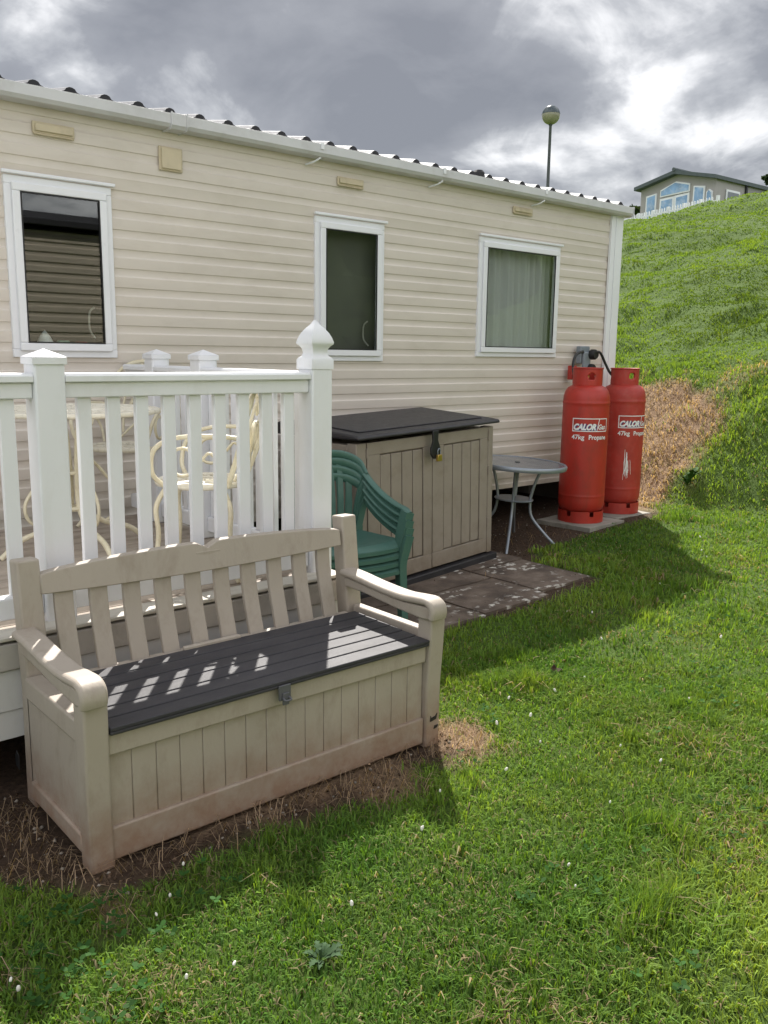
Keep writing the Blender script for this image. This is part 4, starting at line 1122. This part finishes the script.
# street lamp with a round globe
lx, ly = .7722 * 24.5, .6353 * 24.5; lz = float(T(lx, ly)); gz = 1.4766 + .2506 * 24.5
root = empty('street_lamp', 'tall thin lamp post with a round globe, rising behind the caravan roof', 'street lamp', (lx, ly, lz - .1))
bm = NB(); hh = gz - lz + .1 - .2
lathe(bm, [(0, 0), (.075, 0), (.07, .9), (.045, .95), (.036, hh - .05), (.06, hh), (.085, hh + .06), (0, hh + .06)], 16); obj('pole', bm, M['pole'], root)
bm = NB(); c0 = hh + .22; rg = .235
lathe(bm, [(rg * math.sin(t) if 0 < t < math.pi else 0, c0 - rg * math.cos(t)) for t in np.linspace(0, R(105), 14)], 28); obj('globe', bm, mat('opal_lower', (.30, .29, .20), .15, .2), root, smooth=60)
bm = NB(); lathe(bm, [((rg + .004) * math.sin(t) if t < math.pi - .01 else 0, c0 - (rg + .004) * math.cos(t)) for t in np.linspace(R(95), math.pi, 12)], 28); obj('globe_hood', bm, mat('hood_dark', (.07, .09, .10), .2, .2), root, smooth=60)

# ------------------------------------------------------------------ foliage helpers (numpy meshes)
def poly_mesh(name, co, faces_idx, nper, col, m):
    me = bpy.data.meshes.new(name)
    me.vertices.add(len(co)); me.vertices.foreach_set('co', co.astype(np.float32).ravel())
    li = faces_idx.astype(np.int32).ravel()
    me.loops.add(len(li)); me.loops.foreach_set('vertex_index', li)
    st = np.concatenate([[0], np.cumsum(nper)[:-1]]).astype(np.int32)
    me.polygons.add(len(nper)); me.polygons.foreach_set('loop_start', st)
    me.update()
    a = me.attributes.new('col', 'FLOAT_COLOR', 'POINT')
    c4 = np.concatenate([col, np.ones((len(col), 1))], 1).astype(np.float32); a.data.foreach_set('color', c4.ravel())
    me.materials.append(m)
    return me
def blades(x, y, z, h, w, az, lean, col, tip):
    """grass blades: 5 verts, quad + tri"""
    n = len(x)
    ca, sa = np.cos(az), np.sin(az)
    px, py = -sa, ca      # width axis
    co = np.empty((n, 5, 3))
    m1 = .55
    dx1, dz1 = lean * h * .35, h * m1
    dx2, dz2 = lean * h, h * np.sqrt(np.clip(1 - (lean * .8) ** 2, .05, 1))
    for k, (sgn, ww, dx, dz) in enumerate(((-1, 1, 0, -.15 * h), (1, 1, 0, -.15 * h), (1, .75, dx1, dz1), (-1, .75, dx1, dz1), (0, 0, dx2, dz2))):
        co[:, k, 0] = x + ca * dx + px * sgn * w * ww / 2
        co[:, k, 1] = y + sa * dx + py * sgn * w * ww / 2
        co[:, k, 2] = z + dz
    base = np.arange(n)[:, None] * 5
    F = (base + np.array([[0, 1, 2, 3, 3, 2, 4]])).ravel()
    nper = np.tile([4, 3], n)
    cols = np.empty((n, 5, 3)); cols[:] = col[:, None, :]; cols[:, 4] = tip; cols[:, 2:4] = (col[:, None] * .6 + tip[:, None] * .4)
    return co.reshape(-1, 3), F, nper, cols.reshape(-1, 3)

def sample(nn, d0, d1, a0, a1, power):
    """points by polar sampling about the viewpoint; density ~ d^-power"""
    u = rng.random(nn)
    e = 2 - power
    d = (d0 ** e + u * (d1 ** e - d0 ** e)) ** (1 / e) if abs(e) > 1e-6 else d0 * (d1 / d0) ** u
    a = R(a0) + rng.random(nn) * R(a1 - a0)
    return d * np.sin(a), d * np.cos(a), d

def blocked(x, y):
    b = (x > -8) & (x < 7.0) & (y > 4.75) & (y < 8.6)
    b |= (x > -4) & (x < 2.24) & (y > 2.85) & (y < 4.8)
    for a, c, e, f, _ in slabs: b |= (x > a - .0) & (x < c + .0) & (y > e - .0) & (y < f + .0)
    b |= (x > .84) & (x < 2.2) & (y > 2.24) & (y < 2.85)
    b |= (np.abs(x - 5.93) < .33) & (np.abs(y - 4.42) < .32); b |= (np.abs(x - 6.58) < .31) & (np.abs(y - 4.5) < .3)
    b |= (x > 3.15) & (x < 4.72) & (y > 3.9) & (y < 4.9)
    return b

def grass():
    parts = []
    for nn, d0, d1, a0, a1, pw in ((300000, 1.0, 4.2, -8, 92, .35), (330000, 4.2, 14, 10, 84, 1.35), (330000, 14, 48, 35, 72, 1.6)):
        x, y, d = sample(nn, d0, d1, a0, a1, pw)
        so = soil_mask(x, y); st = straw_mask(x, y)
        thin = ss(.40, .70, fbm(x, y, 3.1, 51)) * .32 + .22 * ss(.5, .75, fbm(x, y, 13, 53))
        worn = ss(.62, .72, fbm(x, y, 1.7, 57)) * .25 * (d < 8)
        keep = (~blocked(x, y)) & (rng.random(nn) > np.clip(so * 1.03 + st * .86 * (1 - so) + thin + worn, 0, 1))
        x, y, d, st = x[keep], y[keep], d[keep], st[keep]; n = len(x)
        z = T(x, y)
        cl = fbm(x, y, 4.5, 61); cl2 = fbm(x, y, 1.1, 67)
        rise = ss(6.5, 9.5, x + .2 * y)
        h = (.014 + .026 * cl ** 1.2 + .022 * ss(.55, .8, cl2)) * (.55 + .9 * rng.random(n)) * (1 + 1.0 * rise * cl2)
        # long fringe along slabs, bench and table
        w = (.0024 + .0026 * rng.random(n) + .0045 * (rng.random(n) < .09)) * np.maximum(1, d / 3.0) ** .86
        h = h * np.maximum(1, d / 9) ** .15 * (1 - .35 * ss(9, 14, d))
        az = rng.random(n) * 2 * math.pi; lean = .30 + .85 * rng.random(n)
        tuft = ss(.62, .78, fbm(x, y, 7.0, 63)); h = h * (1 + .9 * tuft * (d < 9)); lean = lean * (1 - .4 * tuft)
        mix = np.clip(.5 + 1.6 * (fbm(x, y, .9, 71) - .5) + .55 * (rng.random(n) - .5), 0, 1)[:, None]
        g1 = np.array([.060, .142, .020]); g2 = np.array([.195, .305, .048])
        col = g1 * (1 - mix) + g2 * mix
        col *= (.7 + .6 * rng.random(n))[:, None]
        dry = rng.random(n) < (.05 + .15 * ss(.5, .75, fbm(x, y, 2.3, 81))) * (1 - .8 * ss(9, 14, d)) + .6 * st
        straw = np.array([.21, .18, .095]) * (.6 + .7 * rng.random(n))[:, None]
        col[dry] = straw[dry]; lean[dry] = 1.0 + .25 * rng.random(int(dry.sum()))
        yel = (.45 * ss(.45, .7, fbm(x, y, 3.7, 87)))[:, None]; col = col * (1 - yel) + col * np.array([1.35, 1.06, 1.2]) * yel
        fr_ = (.7 * ss(8, 13, d))[:, None]; col = col * (1 - fr_) + np.array([.145, .235, .040]) * (.85 + .3 * rng.random(n))[:, None] * fr_
        # blade colour darkened in noise bands on the bank
        dk = (ss(.52, .66, fbm(x * .6, y * .6, .8, 91)) * ss(9, 11, x) * (1 - ss(17, 22, x)) * .6)[:, None]
        col = col * (1 - dk * .55)
        tip = col * np.array([1.25, 1.2, 1.2])
        parts.append(blades(x, y, z, h, w, az, lean, col, tip))
    off = 0; CO, FI, NP, CC = [], [], [], []
    for co, F, npr, cc in parts:
        CO.append(co); FI.append(F + off); NP.append(npr); CC.append(cc); off += len(co)
    me = poly_mesh('grass', np.concatenate(CO), np.concatenate(FI), np.concatenate(NP), np.concatenate(CC), M['blade'])
    o = bpy.data.objects.new('grass', me); COL.objects.link(o); tag(o, 'short patchy green lawn grass covering the ground and hill', 'grass', kind='stuff')
grass()

def dead_grass():
    n = 17000
    x1 = 7.0 + rng.random(n) * 3.2; y1 = 4.0 + rng.random(n) * 4.2
    n2 = 9000
    x2 = .3 + rng.random(n2) * 2.4; y2 = 1.75 + rng.random(n2) * 1.0
    n3 = 2600
    x3 = 2.3 + rng.random(n3) * 4.7; y3 = 3.1 + rng.random(n3) * 1.6
    x = np.concatenate([x1, x2, x3]); y = np.concatenate([y1, y2, y3]); N_ = len(x)
    pr = np.concatenate([straw_mask(x1, y1), np.maximum(straw_mask(x2, y2), .45 * soil_mask(x2, y2)), .35 * soil_mask(x3, y3)])
    k = (rng.random(N_) < pr) & ~blocked(x, y)
    x, y = x[k], y[k]; n = len(x); far = x > 6.9
    h = np.where(far, .03 + .05 * rng.random(n), .03 + .055 * rng.random(n)); w = np.where(far, .005 + .005 * rng.random(n), .0016 + .0014 * rng.random(n))
    az = rng.random(n) * 2 * math.pi; lean = np.where(far, 1.08, 1.12) + .2 * rng.random(n)
    col = np.array([.38, .275, .185]) * (.35 + .95 * rng.random(n))[:, None]
    z = T(x, y) + .004 + .006 * rng.random(n)
    co, F, npr, cc = blades(x, y, z, h, w, az, lean, col, col * 1.1)
    me = poly_mesh('dead_grass', co, F, npr, cc, M['blade']); o = bpy.data.objects.new('dead_grass', me); COL.objects.link(o)
    tag(o, 'dry straw-coloured dead grass on the bank beside the gas bottles and before the bench', 'dead grass', kind='stuff')
dead_grass()

def crumbs():
    n = 16000
    x = np.concatenate([.3 + rng.random(n // 2) * 2.2, 2.2 + rng.random(n // 2) * 4.8]); y = np.concatenate([1.85 + rng.random(n // 2) * 1.0, 3.2 + rng.random(n // 2) * 2.0])
    n = len(x); inside = (x > .84) & (x < 2.2) & (y > 2.24) & (y < 2.85)
    onslab = np.zeros(n, bool)
    for a, c, e, f, _ in slabs: onslab |= (x > a) & (x < c) & (y > e) & (y < f)
    k = (rng.random(n) < soil_mask(x, y)) & ~inside & ~(onslab & (rng.random(n) > .12))
    x, y, onslab = x[k], y[k], onslab[k]; n = len(x)
    r = .0022 + .0065 * rng.random(n) ** 3; r = np.where(onslab, r * .6, r)
    z = T(x, y) + np.where(onslab, .020, .0) + r * .4
    dirs = np.array([(1, 0, 0), (0, 1, 0), (-1, 0, 0), (0, -1, 0), (0, 0, .8), (0, 0, -.8)])
    co = np.stack([x, y, z], -1)[:, None, :] + dirs[None] * (r[:, None, None] * (.6 + .8 * rng.random((n, 6, 1))))
    f8 = np.array([(0, 1, 4), (1, 2, 4), (2, 3, 4), (3, 0, 4), (1, 0, 5), (2, 1, 5), (3, 2, 5), (0, 3, 5)])
    F = (np.arange(n)[:, None, None] * 6 + f8[None]).ravel()
    t = rng.random(n)[:, None]; col = np.where(t < .86, np.array([.10, .068, .047]) * (.4 + 1.2 * rng.random(n))[:, None], np.array([.34, .30, .25]) * (.6 + .5 * rng.random(n))[:, None])
    me = poly_mesh('soil_crumbs', co.reshape(-1, 3), F, np.full(n * 8, 3), np.repeat(col, 6, 0), attrcolmat('crumb', 'col', 0.0, .9, 0.0))
    o = bpy.data.objects.new('soil_crumbs', me); COL.objects.link(o); tag(o, 'crumbs of earth and small stones on the bare soil and paving', 'soil crumbs', kind='stuff')
crumbs()

def disc_leaves(name, X, Y, Z, r, tilt_az, tilt, col, stem=True):
    n = len(X); k = 6
    t = np.linspace(0, 2 * np.pi, k, endpoint=False)
    co = np.empty((n, k, 3))
    ct, st = np.cos(tilt), np.sin(tilt); ca, sa = np.cos(tilt_az), np.sin(tilt_az)
    for i in range(k):
        lx_ = np.cos(t[i]) * r; ly_ = np.sin(t[i]) * r * .8
        px = lx_ * ct; pz = lx_ * st
        co[:, i, 0] = X + px * ca - ly_ * sa; co[:, i, 1] = Y + px * sa + ly_ * ca; co[:, i, 2] = Z + pz
    F = (np.arange(n)[:, None] * k + np.arange(k)[None]).ravel()
    cc = np.repeat(col, k, 0)
    return poly_mesh(name, co.reshape(-1, 3), F, np.full(n, k), cc, M['leafy'])
def clover():
    n = 9000; x, y, d = sample(n, 1.2, 7.5, 5, 80, .8)
    pm = .6 * ss(.58, .68, fbm(x, y, 2.6, 101))
    k = (rng.random(n) < pm) & ~blocked(x, y) & (soil_mask(x, y) < .3)
    x, y, d = x[k], y[k], d[k]; n = len(x)
    X, Y, A = [], [], []
    a0 = rng.random(n) * 6.28
    for j in range(3):
        a = a0 + j * 2.094; r = .007 + .004 * rng.random(n)
        X.append(x + np.cos(a) * r); Y.append(y + np.sin(a) * r); A.append(a)
    X, Y, A = map(np.concatenate, (X, Y, A)); hz = np.tile(T(x, y) + .018 + .025 * rng.random(n), 3)
    col = np.tile(np.array([.035, .095, .020]) * (.6 + .6 * rng.random(n))[:, None], (3, 1))
    me = disc_leaves('clover', X, Y, hz, .0065 + .004 * rng.random(len(X)), A, .1 + .5 * rng.random(len(X)), col)
    o = bpy.data.objects.new('clover', me); COL.objects.link(o); tag(o, 'low clover leaves scattered through the lawn in patches', 'clover', kind='stuff')
clover()

# leafy weeds: rosettes of lobed leaves
def weed(label, x, y, size, nleaf, seed, c=(.05, .12, .035), upright=.5):
    rr = random.Random(seed); root = empty('weed', label, 'plant', (x, y, float(T(x, y))), (0, 0, rr.random() * 6))
    bm = NB()
    for k in range(nleaf):
        a = 2 * math.pi * k / nleaf + rr.gauss(0, .25); L = size * (.6 + .5 * rr.random()); up = upright * (.5 + rr.random())
        m_ = 9; prev = None
        for q in range(m_ + 1):
            t = q / m_; r = L * t * (1 - .15 * t * up)
            z = L * up * math.sin(t * 1.9) * .8 + .008
            wv = L * .17 * math.sin(math.pi * min(1, t * .94 + .04)) * (1.25 if q % 2 else .55)
            c_, s_ = math.cos(a), math.sin(a)
            P = [bm.verts.new((c_ * r - s_ * sd * wv, s_ * r + c_ * sd * wv, z + abs(sd) * wv * .35)) for sd in (-1, 0, 1)]
            if prev:
                for i in range(2): bm.faces.new((prev[i], prev[i + 1], P[i + 1], P[i]))
            prev = P
    lm = mat('weed_leaf', c2(c, .62), .75, .3, 25, spec=.15)
    obj('leaves', bm, lm, root, smooth=60, recalc=False)
    bm = NB(); tube(bm, [(0, 0, -.02), (.002, 0, .02), (0, .003, .05 * upright + .02)], .004, 6); obj('stem', bm, lm, root)
def gxy(px, py, z=0.0):
    F_ = 869.87; d = CM.T @ np.array([(px - 384) / F_, (py - 512) / F_, 1]); t = (z - 1.4766) / d[2]; return d[0] * t, d[1] * t
CM = np.array([[.75997502, -.64981785, .01321877], [-.10661747, -.14470226, -.98371438], [.64114795, .746189, -.17925204]])
wx, wy = gxy(321, 965); weed('grey-green jagged thistle rosette in the lawn at the bottom, left of centre', wx, wy, .060, 15, 3, (.075, .14, .06), .45)
wx, wy = gxy(663, 478, .25); weed('leafy green plant at the foot of the bare straw bank', 7.55, 4.35, .17, 10, 4, (.05, .13, .02), .8)
wx, wy = gxy(586, 888); weed('small broad-leaved weed in the lawn at the lower right, below the white flower', wx, wy, .05, 8, 5, (.05, .12, .03), .35)
wx, wy = gxy(640, 918); weed('flat spreading weed in the lawn near the bottom right corner', wx, wy, .06, 9, 6, (.055, .13, .035), .25)
wx, wy = gxy(722, 612); weed('low weed in the sunny lawn near the right edge of the picture', wx, wy, .07, 8, 8, (.05, .13, .03), .5)

# white clover heads and daisies
def daisies():
    bm = NB(); r = .0042
    lathe(bm, [(0, .0), (r * .8, .002), (r, .006), (r * .8, .011), (r * .3, .0135), (0, .014)], 10)
    proto_me = None
    root = empty('daisy', 'small white flower head on a thin stem in the lawn', 'flower', (0, 0, 0), (0, 0, 0), 'small white flowers dotted in the lawn')
    obj('flower_head', bm, mat('petal', (.80, .78, .72), .6, .15, 60), root)
    bm = NB(); tube(bm, [(0, 0, -.05), (.001, 0, -.02), (0, 0, .002)], .0012, 5, 2); obj('stem', bm, mat('flower_stem', (.08, .16, .03), .6), root)
    pix = [(183, 862), (170, 893), (157, 912), (150, 988), (10, 980), (18, 986), (423, 826), (403, 822), (422, 828), (575, 885), (568, 862), (474, 700), (508, 698), (556, 690), (584, 676), (612, 690), (530, 715),
           (602, 640), (660, 590), (722, 592), (592, 614), (566, 612), (440, 790), (470, 812), (505, 770), (700, 560), (706, 566), (640, 512), (640, 690), (720, 640), (690, 700), (742, 745), (660, 760), (610, 800), (540, 740), (455, 762), (352, 905), (233, 963), (186, 976), (290, 862), (735, 520), (700, 548), (620, 745), (480, 690), (497, 724)]
    pix = [q for i, q in enumerate(pix) if i % 4 != 3]
    for k, (px, py) in enumerate(pix):
        x, y = gxy(px, py, .035)
        if x > 7: continue
        g = root if k == 0 else copy_tree(root)
        s = (1.0 if py > 780 else 1.15) * (.75 + .5 * random.random())
        g.location = (x, y, float(T(x, y)) + .022 + .012 * random.random()); g.scale = (s, s, s); g.rotation_euler = (random.gauss(0, .3), random.gauss(0, .3), random.random() * 6)
daisies()
# shrivelled dark leaf in the lawn
x, y = gxy(557, 676); bm = NB(); V = [bm.verts.new(q) for q in ((0, 0, .01), (.03, .012, .03), (.055, 0, .022), (.03, -.02, .035), (.02, .02, .05), (.0, .025, .03))]
bm.faces.new((V[0], V[3], V[1])); bm.faces.new((V[3], V[2], V[1])); bm.faces.new((V[0], V[1], V[5])); bm.faces.new((V[5], V[1], V[4]))
o = obj('dead_leaf', bm, mat('dead_leaf', (.05, .02, .012), .8, .3, 30), None, smooth=0); so = o.modifiers.new('s', 'SOLIDIFY'); so.thickness = .002
o.location = (x - .02, y, float(T(x, y)) + .005); tag(o, 'curled dark brown dead leaf lying in the lawn right of the bench', 'leaf')

# far trees beside the lodge
def tree(label, px, d, top_tan, r, seed):
    az = R(40.7) + math.atan((px - 384) / 869.87) * 1.0
    # exact azimuth from the pixel direction
    v = CM.T @ np.array([(px - 384) / 869.87, (205 - 512) / 869.87, 1]); az = math.atan2(v[0], v[1])
    x, y = math.sin(az) * d, math.cos(az) * d; z0 = float(T(x, y)) - .2; zt = 1.4766 + top_tan * d
    z0 = min(z0, 8.6)
    root = empty('tree', label, 'tree', (x, y, z0)); H = zt - z0
    bm = NB(); tube(bm, [(0, 0, 0), (.03, .02, H * .5), (0, 0, H - r)], .09, 8, 4, taper=(1, .4))
    for k in range(6):
        a = k * 1.05; tube(bm, [(0, 0, H - r * 1.6), (math.cos(a) * r * .4, math.sin(a) * r * .4, H - r), (math.cos(a) * r * .8, math.sin(a) * r * .8, H - r * .6)], .035, 5, 3, taper=(1, .3))
    obj('trunk', bm, M['bark'], root)
    rg_ = np.random.default_rng(seed); n = 2600
    cl = rg_.normal(size=(14, 3)) * r * .45; c = cl[rg_.integers(0, 14, n)] + rg_.normal(size=(n, 3)) * r * .20
    X, Y, Z = c[:, 0], c[:, 1], c[:, 2] * .9 + H - r * .9
    col = np.array([.035, .06, .02]) * (.5 + rg_.random(n))[:, None]
    me = disc_leaves('crown', X, Y, Z, .05 + .05 * rg_.random(n), rg_.random(n) * 6.28, rg_.random(n) * 1.5, col)
    o = bpy.data.objects.new('crown', me); COL.objects.link(o); o.parent = root
tree('small dark bush-like tree at the left corner of the lodge', 636, 60, .158, .40, 1)
tree('dark round tree showing above the right end of the lodge roof', 768, 75, .181, .35, 2)

# ------------------------------------------------------------------ world, sun, camera
AZ, EL = R(38), R(46.5)       # sun azimuth from +Y towards +X, elevation
w = bpy.data.worlds.new('World'); scn.world = w; w.use_nodes = True; nt = w.node_tree; nt.nodes.clear()
out = nt.nodes.new('ShaderNodeOutputWorld')
sky = nt.nodes.new('ShaderNodeTexSky'); sky.sky_type = 'NISHITA'; sky.sun_disc = False; sky.sun_elevation = EL; sky.sun_rotation = AZ
b1 = nt.nodes.new('ShaderNodeBackground'); b1.inputs[1].default_value = .10; nt.links.new(sky.outputs[0], b1.inputs[0])
tc = nt.nodes.new('ShaderNodeTexCoord'); sp = nt.nodes.new('ShaderNodeSeparateXYZ'); nt.links.new(tc.outputs['Generated'], sp.inputs[0])
zz = nt.nodes.new('ShaderNodeMath'); zz.operation = 'MAXIMUM'; zz.inputs[1].default_value = 0; nt.links.new(sp.outputs[2], zz.inputs[0])
za = nt.nodes.new('ShaderNodeMath'); za.operation = 'ADD'; za.inputs[1].default_value = .38; nt.links.new(zz.outputs[0], za.inputs[0])
cv = nt.nodes.new('ShaderNodeCombineXYZ')
for i in (0, 1):
    dv = nt.nodes.new('ShaderNodeMath'); dv.operation = 'DIVIDE'; nt.links.new(sp.outputs[i], dv.inputs[0]); nt.links.new(za.outputs[0], dv.inputs[1]); nt.links.new(dv.outputs[0], cv.inputs[i])
mp = nt.nodes.new('ShaderNodeMapping'); mp.inputs['Location'].default_value = (-3.2, 2.1, 0); nt.links.new(cv.outputs[0], mp.inputs['Vector'])
n1 = noise(nt, mp.outputs[0], 1.7, 9, .52, .3); n2 = noise(nt, mp.outputs[0], 4.5, 10, .58, .5)
ad = nt.nodes.new('ShaderNodeMath'); ad.operation = 'MULTIPLY_ADD'; ad.inputs[1].default_value = .35; nt.links.new(n2, ad.inputs[0]); nt.links.new(n1, ad.inputs[2])
cc = ramp(nt, ad.outputs[0], [(.52, (.24, .25, .28)), (.635, (.34, .35, .38)), (.69, (.56, .57, .595)), (.755, (1.05, 1.05, 1.06))])
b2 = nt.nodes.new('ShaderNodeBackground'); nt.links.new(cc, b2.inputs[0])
# clouds dimmed in view and brightened behind the camera to lift the shaded fronts
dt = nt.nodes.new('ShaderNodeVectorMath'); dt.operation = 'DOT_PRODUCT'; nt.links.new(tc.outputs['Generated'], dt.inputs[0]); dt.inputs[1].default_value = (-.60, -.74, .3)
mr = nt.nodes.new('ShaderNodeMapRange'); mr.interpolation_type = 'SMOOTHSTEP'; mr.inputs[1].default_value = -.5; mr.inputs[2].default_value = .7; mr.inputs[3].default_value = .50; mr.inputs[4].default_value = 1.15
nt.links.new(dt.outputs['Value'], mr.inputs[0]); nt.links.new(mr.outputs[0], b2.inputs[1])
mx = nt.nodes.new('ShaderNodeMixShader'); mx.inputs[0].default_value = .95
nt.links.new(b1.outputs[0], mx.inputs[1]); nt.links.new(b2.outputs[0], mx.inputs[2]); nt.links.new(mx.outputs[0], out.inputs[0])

sl = bpy.data.lights.new('sun', 'SUN'); sl.energy = 4.2; sl.angle = R(.53); sl.color = (1, .955, .89)
so = bpy.data.objects.new('sun', sl); COL.objects.link(so)
dirv = Vector((math.sin(AZ) * math.cos(EL), math.cos(AZ) * math.cos(EL), math.sin(EL)))
so.rotation_euler = dirv.to_track_quat('Z', 'Y').to_euler(); so.location = dirv * 50

cam = bpy.data.cameras.new('camera'); co_ = bpy.data.objects.new('camera', cam); COL.objects.link(co_); scn.camera = co_
rt, dn, fw = CM[0], CM[1], CM[2]
co_.matrix_world = Matrix(((rt[0], -dn[0], -fw[0], 0), (rt[1], -dn[1], -fw[1], 0), (rt[2], -dn[2], -fw[2], 1.4766), (0, 0, 0, 1)))
cam.sensor_fit = 'VERTICAL'; cam.sensor_height = 24; cam.sensor_width = 18; cam.lens = 24 * 869.87 / 1024; cam.clip_start = .05; cam.clip_end = 2000
vs = scn.view_settings; vs.view_transform = 'Standard'; vs.look = 'None'; vs.exposure = 1.02; vs.gamma = 1; vs.use_curve_mapping = False
scn.render.resolution_x = 768; scn.render.resolution_y = 1024
